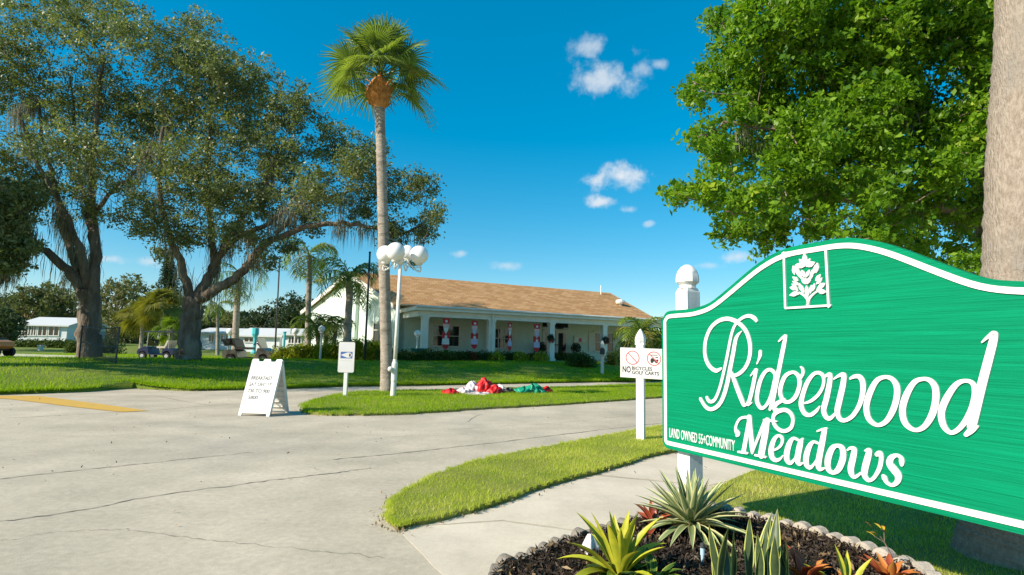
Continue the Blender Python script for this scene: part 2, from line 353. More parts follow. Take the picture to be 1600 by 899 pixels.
# sidewalk slabs with open joints
def sidewalk():
    root = empty('sidewalk'); tag(root, kind='structure')
    L_ = [(698,903),(622,828)]; tops = [(622,828),(760,796.5),(862,761.5),(932,742),(1036,712.5),(1180,689),(1290,672)]
    lower = [(790,903),(905,838),(985,800),(1108,762),(1186,743),(1300,716),(1420,690)]
    # slabs between joints (pixel quads on the flat ground)
    quads = [[(705,912),(623,829),(664,823),(786,815.5),(906,832),(884,853),(812,912)],
             [(667,821.5),(760,797),(862,762),(930,744),(1104,760.5),(1100,800),(1010,812),(910,829.5),(788,813)],
             [(936,741.8),(1036,713),(1182,690),(1300,672),(1480,655),(1560,688),(1300,717),(1182,742.5),(1108,759)]]
    for q in quads:
        P = [G(*p)[:2] for p in q]; P2 = []
        for i in range(len(P)):
            a, b = np.array(P[i]), np.array(P[(i+1) % len(P)]); k = 6
            for j in range(k): P2.append(a+(b-a)*j/k+rng.normal(0, .004, 2))
        MB().prism(P2, lambda x, y: (x, y, .0012), lambda x, y: (x, y, .0030)).build('slab', M['walk'], root)
sidewalk()

def seams():
    def line(px, w, name, m, wob=.008, z=.004):
        P = [np.array(G(*p)[:2]) for p in px]; P = cr(P, 14)
        L_ = []; Rr = []; off = 0
        for i, p in enumerate(P):
            t = P[min(i+1, len(P)-1)]-P[max(i-1, 0)]; t = t/np.linalg.norm(t); n = np.array([-t[1], t[0]])
            off = off*.8+rng.normal(0, wob); ww = w*.62*(.35+.9*rng.random())
            L_.append((*(p+n*(off+ww/2)), z)); Rr.append((*(p+n*(off-ww/2)), z))
        V = L_+Rr; n = len(P); return obj(name, npmesh(name, V, [(i, i+1, n+i+1, n+i) for i in range(n-1)], m), road)
    line([(-40,752),(0,748.5),(150,732.5),(260,721),(395,707)], .028, 'joint', M['seam'])
    line([(-30,821),(0,815.5),(120,797),(250,776),(400,754),(520,739),(578,731)], .026, 'joint', M['seam'], .012)
    line([(520,718.5),(640,707),(760,693.5),(880,679),(960,669.5),(1040,661)], .032, 'joint', M['seam'])
    line([(-30,655),(0,654),(80,650),(160,646),(232,642),(330,634),(400,630)], .03, 'joint', M['seam'])
    line([(0,845),(60,836),(110,830),(170,828),(230,833),(330,845),(430,855),(540,866),(600,872)], .008, 'crack', M['seam'], .01)
    line([(240,618),(280,626),(330,634)], .02, 'crack', M['seam'])
    line([(700,672),(760,668),(850,663),(960,652),(1035,646)], .014, 'crack', M['seam'], .012)
    line([(730,660),(742,652),(755,648)], .02, 'crack', M['seam'])
    line([(0,690),(70,684),(160,682),(230,676)], .01, 'crack', M['seam'], .02)
    line([(300,665),(360,668),(430,672),(520,670)], .01, 'crack', M['seam'], .02)
    line([(560,690),(640,681),(730,678)], .01, 'crack', M['seam'], .02)
    # yellow stop line
    P = [G(*p) for p in [(-40,618.6),(62,619.4),(150,631),(232,642.5),(190,644.5),(120,637),(14,624),(-40,621)]]
    mb = MB(); mb.add([(p[0], p[1], .008) for p in P], [tuple(range(len(P)))]); o = mb.build('road_marking', M['yellow'], road)
seams()

# ---------------------------------------------------------------- the big green sign
AS = R_(-25.77); SD = np.array([-math.sin(AS), -math.cos(AS), 0]); SN = np.array([SD[1], -SD[0], 0]); SP0 = G(1046, 822)
def SP(x, y):
    r = ray(x, y); t = ((SP0-CAM)@SN)/(r@SN); p = CAM+r*t; return np.array([(p-SP0)@SD, p[2]])
def SW(u, v, o=0.): return SP0+SD*u+SN*o+np.array([0, 0, v])
SIGN_LOC = SP0
def SL(u, v, o=0.): return np.array([u, -o, v])      # local frame of the sign root: x along the board, -y towards the viewer
sign_mats = {}
def sign_green():
    m = bpy.data.materials.new('green_sandblasted_board'); m.use_nodes = True; nt = m.node_tree; N = nt.nodes; L = nt.links; b = N['Principled BSDF']
    tc = N.new('ShaderNodeTexCoord'); mp = N.new('ShaderNodeMapping'); mp.inputs['Scale'].default_value = (1.1, 1, 62); mp.inputs['Rotation'].default_value = (0, R_(-1.2), 0); L.new(tc.outputs['Object'], mp.inputs[0])
    n1 = N.new('ShaderNodeTexNoise'); n1.inputs['Scale'].default_value = 1.0; n1.inputs['Detail'].default_value = 7; n1.inputs['Roughness'].default_value = .65; n1.inputs['Distortion'].default_value = .35; L.new(mp.outputs[0], n1.inputs[0])
    m2 = N.new('ShaderNodeMapping'); m2.inputs['Scale'].default_value = (2.5, 1, 190); L.new(tc.outputs['Object'], m2.inputs[0])
    n2 = N.new('ShaderNodeTexNoise'); n2.inputs['Scale'].default_value = 1.0; n2.inputs['Detail'].default_value = 4; L.new(m2.outputs[0], n2.inputs[0])
    ad = N.new('ShaderNodeMath'); ad.operation = 'MULTIPLY_ADD'; L.new(n2.outputs[0], ad.inputs[0]); ad.inputs[1].default_value = .45; L.new(n1.outputs[0], ad.inputs[2])
    rp = N.new('ShaderNodeMapRange'); rp.inputs[1].default_value = .5; rp.inputs[2].default_value = .95; L.new(ad.outputs[0], rp.inputs[0])
    mx = N.new('ShaderNodeMix'); mx.data_type = 'RGBA'; mx.inputs[6].default_value = (.0,.152,.068,1); mx.inputs[7].default_value = (.0,.252,.120,1); L.new(rp.outputs[0], mx.inputs[0]); L.new(mx.outputs[2], b.inputs['Base Color'])
    bp = N.new('ShaderNodeBump'); bp.inputs['Strength'].default_value = .9; bp.inputs['Distance'].default_value = .006; L.new(ad.outputs[0], bp.inputs['Height']); L.new(bp.outputs[0], b.inputs['Normal'])
    b.inputs['Roughness'].default_value = .65; b.inputs['Specular IOR Level'].default_value = .08
    return m
M['green'] = sign_green()
M['letter'] = mat('sign_white', (.74,.74,.72), (.68,.68,.65), scale=9, rough=.6, c3=(.60,.60,.56), s3=5, k3=(.6,.85))
M['post_white'] = mat('post_white', (.74,.74,.72), (.66,.66,.63), scale=18, rough=.6, bump=.25, bscale=60, bdist=.004, stretch=(1,1,.12))

def ribbon(mb, pts, o0, o1, closed=False, k=7, frame=SL):
    """variable-width stroke (u, v, w) raised from o0 to o1"""
    P = cr(pts, k, closed); n = len(P); Lf = []; Rt = []
    C = [p[:2] for p in P]
    for i in range(n):
        if closed: t = C[(i+1) % n]-C[i-1]
        else: t = C[min(i+1, n-1)]-C[max(i-1, 0)]
        t = t/(np.linalg.norm(t)+1e-9); nn = np.array([-t[1], t[0]]); w = max(P[i][2], .002)/2
        Lf.append(C[i]+nn*w); Rt.append(C[i]-nn*w)
    if not closed:
        def capp(i, sgn):
            t = C[i]-C[i-sgn] if sgn > 0 else C[i]-C[i+1]
            t = t/(np.linalg.norm(t)+1e-9); nn = np.array([-t[1], t[0]]); w = max(P[i][2], .002)/2
            return [C[i]+(nn*math.cos(q)+t*math.sin(q))*w for q in np.linspace(0, math.pi, 7)]
        e = capp(n-1, 1)         # from left side round to right side
        b = capp(0, -1)          # seen from the start: left/right swap
        V2 = Lf+Rt; base = len(V2)
    V = [frame(p[0], p[1], o1) for p in Lf]+[frame(p[0], p[1], o1) for p in Rt]+[frame(p[0], p[1], o0) for p in Lf]+[frame(p[0], p[1], o0) for p in Rt]
    Fs = []; m = n if closed else n-1
    for i in range(m):
        j = (i+1) % n
        Fs += [(i, j, n+j, n+i), (i, 2*n+i, 2*n+j, j), (n+i, n+j, 3*n+j, 3*n+i)]
    mb.add(V, Fs)
    if not closed:
        for cp in (e, b):
            K = len(cp); mb.add([frame(p[0], p[1], o1) for p in cp]+[frame(p[0], p[1], o0) for p in cp], [tuple(range(K))]+[(i, i+1, K+i+1, K+i) for i in range(K-1)])

def text_mesh(body, m, w, h, depth, bold=0., frame=None, name='lettering', parent=None, u0=0, v0=0, o=0., shear=0., align=None):
    """text stretched into the box u0..u0+w, v0..v0+h of a frame"""
    c = bpy.data.curves.new('text', 'FONT'); c.body = body; c.size = 1; c.extrude = .5; c.offset = bold; c.resolution_u = 3
    if align: c.align_x = align
    ob = bpy.data.objects.new('text', c); COL.objects.link(ob); dg = bpy.context.evaluated_depsgraph_get(); dg.update()
    me = bpy.data.meshes.new_from_object(ob.evaluated_get(dg)); bpy.data.objects.remove(ob); bpy.data.curves.remove(c)
    V = np.zeros(len(me.vertices)*3, np.float32); me.vertices.foreach_get('co', V); V = V.reshape(-1, 3)
    lo, hi = V.min(0), V.max(0); u = (V[:, 0]-lo[0])/(hi[0]-lo[0])*w+u0; v = (V[:, 1]-lo[1])/(hi[1]-lo[1])*h+v0; oo = np.where(V[:, 2] > 0, o+depth, o)
    Q = np.array([frame(a, b_, c_) for a, b_, c_ in zip(u, v, oo)], np.float32); me.vertices.foreach_set('co', Q.ravel()); me.materials.clear(); me.materials.append(m); me.update(); me.name = name
    return obj(name, me, parent)

def big_sign():
    root = empty('entrance_sign', SIGN_LOC, math.atan2(SD[1], SD[0]))
    tag(root, 'large green entrance sign with white script lettering, arched top and white posts', 'sign')
    # outline: traced left half, mirrored about the arch centre
    Lp = [SP(1030+x*.18916, 380+y*.18916) for x, y in [(60,572),(130,556),(220,548),(300,535),(420,490),(560,380),(700,260),(820,165),(960,80),(1100,30),(1210,2)]]
    Lp += [SP(1285,376.3)]
    cu = 1.275; top = [np.array([p[0], p[1]]) for p in Lp if p[0] < 1.16]; uL = -.068; vb = .572
    left = cr([np.array([uL+.004, 1.565])]+top+[np.array([cu, 1.972])], 5)
    left = [p for p in left]
    # rounded corners
    def corner(c, r, a0, a1): return [np.array([c[0]+r*math.cos(a), c[1]+r*math.sin(a)]) for a in np.linspace(a0, a1, 6)]
    bl = corner((uL+.06, vb+.06), .06, -math.pi/2, -math.pi)
    half = bl+left
    full = half+[np.array([2*cu-p[0], p[1]]) for p in half[::-1][1:]]
    MB().prism([tuple(p) for p in full], lambda u, v: SL(u, v, -.05), lambda u, v: SL(u, v, 0)).build('board', M['green'], root)
    # white border band, offset inwards
    C = full; n = len(C); dense = []
    for i in range(n):
        a, b = C[i], C[(i+1) % n]; k = max(1, int(np.linalg.norm(b-a)/.03))
        dense += [a+(b-a)*j/k for j in range(k)]
    n = len(dense); A = []; B = []
    for i in range(n):
        t = dense[(i+1) % n]-dense[i-1]; t /= np.linalg.norm(t)+1e-9; nn = np.array([t[1], -t[0]])
        A.append(dense[i]+nn*.028); B.append(dense[i]+nn*.058)
    def smooth(P):
        P = np.array(P)
        for _ in range(2): P = (np.roll(P, 1, 0)+2*P+np.roll(P, -1, 0))/4
        return P
    A, B = smooth(A), smooth(B)
    V = [SL(*p, .008) for p in A]+[SL(*p, .008) for p in B]+[SL(*p, -.002) for p in A]+[SL(*p, -.002) for p in B]; Fs = []
    for i in range(n):
        j = (i+1) % n; Fs += [(i, j, n+j, n+i), (i, 2*n+i, 2*n+j, j), (n+i, n+j, 3*n+j, 3*n+i)]
    mb = MB(); mb.add(V, Fs); mb.build('border_band', M['letter'], root)
    # ---- lettering: pen strokes traced on the board
    def strokes(name, S, ox, oy, sc, lab=None):
        mb = MB(); i = 0
        for s in S:
            closed = s[0] == 'c'; pts = s[1:] if closed else s
            Q = []
            for (x, y, w) in pts:
                p = SP(ox+x*sc, oy+y*sc); q = SP(ox+(x+1)*sc, oy+y*sc); q2 = SP(ox+x*sc, oy+(y+1)*sc)
                k = .55*np.linalg.norm(q-p)+.45*np.linalg.norm(q2-p); Q.append((p[0], p[1], w*k*(.83 if sc > .2 else .93)))
            ribbon(mb, Q, -.002, .009+.0004*i, closed); i += 1
        o = mb.build(name, M['letter'], root)
        if lab: o['label'] = lab
    a = (1070, 480, .23355)
    strokes('letter', [[(247,412,16),(215,426,26),(178,405,26),(150,360,27),(139,300,28),(146,220,27),(176,145,26),(225,97,26),(280,79,28),(330,88,28),(378,118,27),(416,165,28),(438,230,30),(443,300,30),(430,365,28),(402,416,26),(365,448,25),(330,460,20)],
        [(484,92,22),(470,75,28),(440,60,26),(405,66,22),(368,90,20),(340,125,20),(322,170,21),(308,230,22),(288,335,23),(263,450,23),(240,540,22),(214,606,22),(190,632,22),(165,628,22),(152,605,20)],
        [(386,162,6),(360,190,22),(345,225,30),(330,310,32),(310,410,33),(288,520,33),(262,605,30),(230,658,27),(185,684,24),(145,668,24),(110,615,22)],
        [(318,440,20),(340,500,32),(366,570,34),(388,625,34),(402,655,26),(425,648,12)]], *a)
    strokes('letter', [[(510,298,24),(509,325,26),(500,352,16),(488,380,8)], [(446,460,8),(468,432,16),(484,420,22),(474,470,30),(458,550,31),(440,620,30),(428,650,26),(452,640,10)]], *a)
    strokes('letter', [['c',(580,420,24),(545,433,26),(512,490,31),(492,570,33),(490,635,33),(515,676,24),(548,660,22),(582,600,30),(602,520,31),(610,455,26)],
        [(634,230,10),(660,205,18),(680,194,22),(672,240,33),(652,340,34),(628,460,34),(604,580,34),(588,650,32),(575,685,20)]], *a)
    strokes('letter', [['c',(722,437,24),(680,460,29),(652,520,33),(645,580,33),(665,626,28),(705,634,25),(748,597,31),(772,530,33),(770,475,32),(750,445,26)],
        [(784,470,22),(797,440,25),(792,412,20),(780,400,10)], [(670,620,24),(630,640,28),(606,662,34),(612,690,34),(640,695,30)],
        ['c',(665,688,30),(708,705,28),(730,750,27),(718,805,27),(672,830,26),(625,812,26),(598,765,26),(608,715,28)], [(600,762,10),(622,765,8)]], *a)
    strokes('letter', [[(800,645,12),(850,628,22),(900,585,24),(930,530,24),(935,475,26),(912,443,26),(872,446,26),(828,500,32),(796,585,36),(784,655,38),(806,710,34),(845,722,28),(885,695,24),(908,665,10)]], *a)
    b = (1260, 500, .22253)
    strokes('letter', [[(126,405,16),(150,390,24),(172,386,34),(170,440,42),(148,550,45),(128,630,44),(142,680,36),(172,692,30),(212,655,18)],
        [(200,415,12),(235,392,24),(268,388,40),(265,450,46),(238,570,48),(224,640,46),(238,692,36),(275,706,30),(330,675,32),(378,600,36),(402,515,42),(402,440,44),(378,400,38),(345,398,30),(314,412,18)]], *b)
    strokes('letter', [['c',(555,402,32),(498,430,40),(450,520,48),(428,610,48),(443,693,44),(500,738,32),(562,716,38),(612,640,48),(640,550,50),(641,470,50),(607,416,38)]], *b)
    strokes('letter', [['c',(825,415,34),(763,440,42),(708,530,52),(681,632,54),(700,725,48),(765,773,34),(833,750,42),(888,668,54),(914,570,56),(912,480,54),(877,428,42)]], *b)
    strokes('letter', [['c',(1120,428,34),(1058,455,44),(997,540,54),(956,640,56),(966,735,52),(1012,790,36),(1064,776,38),(1120,715,44),(1170,620,52),(1192,520,52),(1175,448,40)],
        [(1240,157,14),(1280,122,28),(1325,95,48),(1318,150,66),(1282,290,70),(1245,430,72),(1210,570,74),(1180,690,76),(1165,752,70)], [(1206,748,24),(1165,775,50),(1128,806,36)]], *b)
    c = (1130, 620, .18916)
    strokes('letter', [[(118,322,20),(125,305,46),(110,272,28),(118,225,20),(146,183,20),(185,170,20),(225,172,24)], [(226,170,30),(208,270,34),(186,400,38),(176,450,38)], [(222,172,44),(232,280,44),(244,400,44),(247,462,24)],
        [(247,462,20),(300,330,24),(352,205,30)], [(372,198,48),(358,290,56),(334,420,58),(322,482,56)], [(132,455,16),(170,461,18),(206,467,16)], [(272,483,16),(318,491,18),(358,499,16)], [(345,192,16),(385,196,18),(424,204,14)]], *c)
    strokes('letter', [[(410,448,12),(460,425,18),(492,385,24),(492,340,26),(462,322,22),(428,355,34),(404,430,46),(408,495,46),(440,525,30),(475,515,20),(500,488,10)]], *c)
    strokes('letter', [[(628,360,18),(588,344,24),(556,385,42),(534,460,50),(534,520,48),(560,548,30),(590,525,20),(625,465,16)], [(662,350,20),(645,390,48),(628,470,52),(622,530,50),(638,556,30),(664,548,12)]], *c)
    strokes('letter', [[(790,385,18),(752,374,24),(718,415,42),(694,495,50),(694,558,46),(722,586,30),(755,560,20),(795,495,16)], [(784,285,12),(820,272,18),(858,264,22)], [(845,280,44),(828,370,50),(808,470,52),(794,560,52),(806,598,34),(846,590,12)]], *c)
    strokes('letter', [['c',(948,404,30),(905,432,46),(873,520,54),(876,598,46),(916,628,30),(962,595,48),(997,505,54),(990,428,46)]], *c)
    strokes('letter', [[(1034,440,14),(1062,424,26),(1090,440,46),(1082,500,52),(1062,590,54),(1070,645,44),(1098,662,28),(1145,630,18)], [(1178,446,12),(1212,442,40),(1206,490,54),(1180,590,56),(1176,650,50),(1208,690,32),(1252,670,28),(1298,592,36),(1314,515,38),(1302,468,44),(1276,478,34)]], *c)
    strokes('letter', [[(1482,562,30),(1482,535,46),(1476,505,34),(1440,484,30),(1396,505,48),(1384,555,60),(1420,605,68),(1452,650,62),(1446,700,44),(1406,730,30),(1362,712,30),(1340,672,46),(1330,655,30)]], *c)
    # small line of capitals
    p0, p1, p2 = SP(1042.5, 683.5), SP(1149, 704), SP(1042.5, 669)
    text_mesh('LAND OWNED 55+COMMUNITY', M['letter'], p1[0]-p0[0]-.03, p2[1]-p0[1], .006, .0, SL, 'small_lettering', root, p0[0]+.03, p0[1]*.5+p1[1]*.5, -.001)
    # emblem frame and leaf tree
    e = (1210, 370, .13351)
    def ep(x, y): return SP(e[0]+x*e[2], e[1]+y*e[2])
    mb = MB()
    for q in ([(122,190),(140,830)], [(612,120),(648,820)], [(108,200),(640,112)], [(146,838),(664,806)]):
        p = [ep(*q[0]), ep(*q[1])]; w = .0135 if q[0][0] > 600 or q[0][0] == 122 else .0125
        ribbon(mb, [(*p[0], w), (*(p[0]*.5+p[1]*.5), w), (*p[1], w)], -.002, .012+.0006*len(mb.f)/100, k=2)
    mb.build('emblem_frame', M['letter'], root)
    leaves = [(370,340,360,195,52),(365,340,300,262,40),(372,340,435,255,40),(370,350,255,330,52),(380,350,490,300,52),(300,390,225,345,34),(250,450,232,340,38),(500,430,515,305,44),(300,470,262,350,30),(470,440,490,330,30),
        (330,500,290,385,34),(440,500,455,385,34),(370,480,330,390,34),(380,480,425,385,34),(375,560,330,470,36),(395,560,440,460,36),(385,560,378,480,24),(290,520,225,470,34),(490,520,555,440,36),(300,570,220,520,34),(500,560,575,480,36),
        (285,610,190,595,44),(520,600,612,545,44),(290,640,215,550,34),(505,625,590,560,34),(300,660,188,688,44),(520,640,620,650,44),(330,640,300,545,32),(460,640,480,545,32),(350,670,330,570,30),(430,670,445,565,30),(400,720,385,570,44),(300,680,240,640,30),(510,650,575,610,30)]
    mb = MB()
    for i, (x0, y0, x1, y1, w) in enumerate(leaves):
        a_, b_ = ep(x0, y0), ep(x1, y1); d = b_-a_; nn = np.array([-d[1], d[0]])/np.linalg.norm(d); ww = w*e[2]*.0039*1.22/2
        poly = [a_, a_+d*.3+nn*ww*.85, a_+d*.55+nn*ww, a_+d*.8+nn*ww*.55, b_, a_+d*.8-nn*ww*.55, a_+d*.55-nn*ww, a_+d*.3-nn*ww*.85]
        h = .010+.0003*(i % 9)
        mb.prism([tuple(p) for p in poly], lambda u, v: SL(u, v, -.001), lambda u, v, h=h: SL(u, v, h))
    for S in ([(402,800,40),(402,740,34),(360,690,24),(300,655,18)], [(402,800,40),(412,740,34),(450,690,24),(510,640,18)]):
        ribbon(mb, [(*ep(x, y), w*e[2]*.0039) for x, y, w in S], -.001, .0105)
    mb.build('emblem_tree', M['letter'], root)
    # posts behind the board
    for u0 in (.035, 2*cu-.175):
        mb = MB(); mb.box((u0+.006, .052, -.1), (u0+.134, .18, 1.78)); p = mb.build('post', M['post_white'], root)
        mb = MB(); cx, cy = u0+.07, .116
        mb.lathe([(.0900,1.778),(.089,1.785),(.072,1.815)], 4, (cx, cy, 0)); mb.lathe([(.066,1.812),(.062,1.835),(.07,1.845),(.088,1.86),(.090,1.88),(.086,1.915),(.074,1.95),(.052,1.98),(.025,1.998),(.001,2.003)], 10, (cx, cy, 0))
        mb.build('finial', M['post_white'], p, smooth=True, auto=30)
big_sign()

# ---------------------------------------------------------------- signs, lamps and small furniture
M['black'] = mat('black_print', (.02,.02,.022), rough=.6)
M['red_ring'] = mat('faded_red_print', (.56,.10,.11), rough=.6)
M['blue_print'] = mat('blue_print', (.06,.13,.36), rough=.5)
M['grey_print'] = mat('grey_print', (.48,.48,.48), rough=.6)
M['board_print'] = mat('board_print', (.12,.12,.14), rough=.6)
M['pale_print'] = mat('pale_print', (.62,.62,.68), rough=.6)
M['globe'] = mat('white_globe', (.86,.85,.83), rough=.25, spec=.5)
M['lamp_metal'] = mat('white_lamp_metal', (.76,.75,.71), (.66,.64,.58), scale=8, rough=.45)
M['dark_metal'] = mat('dark_metal', (.045,.05,.055), rough=.5)
M['sign_face'] = mat('sign_face_white', (.68,.66,.64), (.62,.60,.58), scale=3, rough=.4)
def frame_of(o, x, y):
    return lambda u, v, w=0.: np.array(o)+np.array(x)*u+np.array(y)*v+np.cross(x, y)*w
def facing(px, py, turn=0.):
    """unit right-vector of an upright panel at that place facing the road, turned by degrees"""
    r = ray(px, py)[:2]; a = math.atan2(r[1], r[0])-math.pi/2+R_(turn); return np.array([math.cos(a), math.sin(a), 0])

def no_bicycles():
    B = G(1000, 692); root = empty('warning_sign', B); tag(root, 'white post sign reading no bicycles golf carts beside the green sign', 'sign')
    x = facing(1000, 600, -14); y = np.array([0, 0, 1.]); k = B[1]/FPX*1.02
    f = frame_of((0, 0, 0), x, y)
    yb_ = np.cross(y, x)
    ps = .05
    def bx(mb, u0, u1, v0, v1, o0, o1): mb.hexa([f(u0,v0,o1),f(u1,v0,o1),f(u1,v0,o0),f(u0,v0,o0),f(u0,v1,o1),f(u1,v1,o1),f(u1,v1,o0),f(u0,v1,o0)])
    mb = MB(); bx(mb, -.055,.055,-.1,1.42,-.11,0); bx(mb, -.066,.066,1.42,1.45,-.121,.011); mb.build('post', M['post_white'], root)
    mb = MB(); c = f(0, 0, -.055); mb.lathe([(.075,1.45),(.082,1.47),(.08,1.52),(.066,1.56),(.045,1.6),(.02,1.64),(.001,1.66)], 8, c); mb.build('finial', M['post_white'], root)
    # panel: slightly tilted rectangle
    w0, w1, v0, v1 = -.29, .40, .93, 1.37
    f2 = lambda u, v, w=0.: f(u, v-.02*(u), w)
    mb = MB(); mb.prism([(w0,v0),(w1,v0),(w1,v1),(w0,v1)], lambda u, v: f2(u, v, .001), lambda u, v: f2(u, v, .008)); pan = mb.build('panel', M['sign_face'], root)
    H = v1-v0
    def U(t): return w0+(w1-w0)*t
    def V(t): return v1-H*t
    for t in (.27, .73):
        mb = MB(); cx, cy = U(t), V(.33); r = .098
        ribbon(mb, [(cx+r*math.cos(q), cy+r*math.sin(q), .014) for q in np.linspace(0, 2*math.pi, 20)[:-1]], .0075, .0092, True, 2, f2)
        ribbon(mb, [(cx-.069, cy+.069, .014), (cx, cy, .014), (cx+.069, cy-.069, .014)], .0075, .0094, False, 3, f2)
        mb.build('ring', M['red_ring'], pan)
    # faint bicycle, dark golf cart
    mb = MB(); cx, cy = U(.27), V(.33)
    for s in (-.035, .04): ribbon(mb, [(cx+s+.026*math.cos(q), cy-.02+.026*math.sin(q), .005) for q in np.linspace(0, 2*math.pi, 12)[:-1]], .0075, .0086, True, 2, f2)
    ribbon(mb, [(cx-.035,cy-.02,.006),(cx-.01,cy+.03,.006),(cx+.03,cy+.03,.006),(cx+.04,cy-.02,.006)], .0075, .0087, False, 2, f2); mb.build('bicycle_mark', M['pale_print'], pan)
    mb = MB(); cx, cy = U(.73), V(.33)
    for P in ([(-.05,.055),(.06,.06),(.05,.048),(-.045,.045)], [(-.055,-.02),(-.04,.005),(.0,.01),(.02,-.012),(.05,-.012),(.055,.0),(.065,-.02),(.06,-.04),(-.05,-.045)], [(.02,.025),(.06,.025),(.062,.012),(.02,.012)]):
        mb.prism([(cx+a, cy+b) for a, b in P], lambda u, v: f2(u, v, .0075), lambda u, v: f2(u, v, .0088))
    for s in (-.03, .035): mb.prism([(cx+s+.022*math.cos(q), cy-.045+.022*math.sin(q)) for q in np.linspace(0, 2*math.pi, 10)[:-1]], lambda u, v: f2(u, v, .0075), lambda u, v: f2(u, v, .009))
    mb.build('cart_mark', M['black'], pan)
    text_mesh('NO', M['black'], .125, .098, .0015, .03, f2, 'lettering', pan, U(.05), V(.84), .0075)
    text_mesh('BICYCLES', M['black'], .30, .052, .0015, .025, f2, 'lettering', pan, U(.255), V(.735), .0075)
    text_mesh('GOLF CARTS', M['black'], .40, .054, .0015, .025, f2, 'lettering', pan, U(.255), V(.88), .0075)
    text_mesh('ON SIDEWALK', M['grey_print'], .30, .022, .0015, 0, f2, 'lettering', pan, U(.27), V(.955), .0075)
no_bicycles()

def notice_sign():
    B = G(538, 621.5); root = empty('notice_sign', B); tag(root, 'small white notice sign with blue emblem on wooden stake by the palm', 'sign')
    x = facing(538, 600, -18); y = np.array([0, 0, 1.]); f = frame_of((0, 0, 0), x, y)
    def bx(mb, u0, u1, v0, v1, o0, o1): mb.hexa([f(u0,v0,o1),f(u1,v0,o1),f(u1,v0,o0),f(u0,v0,o0),f(u0,v1,o1),f(u1,v1,o1),f(u1,v1,o0),f(u0,v1,o0)])
    mb = MB(); bx(mb, -.045,.045,-.06,1.3,-.09,0); mb.build('post', M['post_white'], root)
    P = []
    w, v0, v1, r = .21, .64, 1.42, .04
    for cx, cy, a in ((w-r,v0+r,-90),(w-r,v1-r,0),(-w+r,v1-r,90),(-w+r,v0+r,180)):
        P += [(cx+r*math.cos(R_(a+q)), cy+r*math.sin(R_(a+q))) for q in (0,30,60,90)]
    pan = MB().prism(P, lambda u, v: f(u, v, .001), lambda u, v: f(u, v, .008)).build('panel', M['sign_face'], root)
    def pr(poly, m, o=.0092, nm='mark'): MB().prism(poly, lambda u, v: f(u, v, .0075), lambda u, v: f(u, v, o)).build(nm, M[m], pan)
    pr([(-.155,1.0),(.155,1.0),(.155,1.17),(-.155,1.17)], 'blue_print', nm='emblem')
    pr([(-.15,1.085),(.02,1.155),(.1,1.15),(.15,1.085),(.1,1.02),(.02,1.015)], 'sign_face', .0102, 'emblem_eye')
    pr([(.09+.024*math.cos(q), 1.085+.045*math.sin(q)) for q in np.linspace(0, 2*math.pi, 12)[:-1]], 'dark_metal', .0112, 'emblem_pupil')
    for v, ww, h, m in ((1.34,.13,.024,'pale_print'),(1.255,.12,.03,'pale_print'),(.93,.14,.012,'grey_print'),(.87,.09,.018,'pale_print'),(.80,.10,.018,'pale_print'),(.74,.12,.018,'pale_print')):
        pr([(-ww,v),(ww,v),(ww,v+h),(-ww,v+h)], m, .0085, 'print_line')
notice_sign()

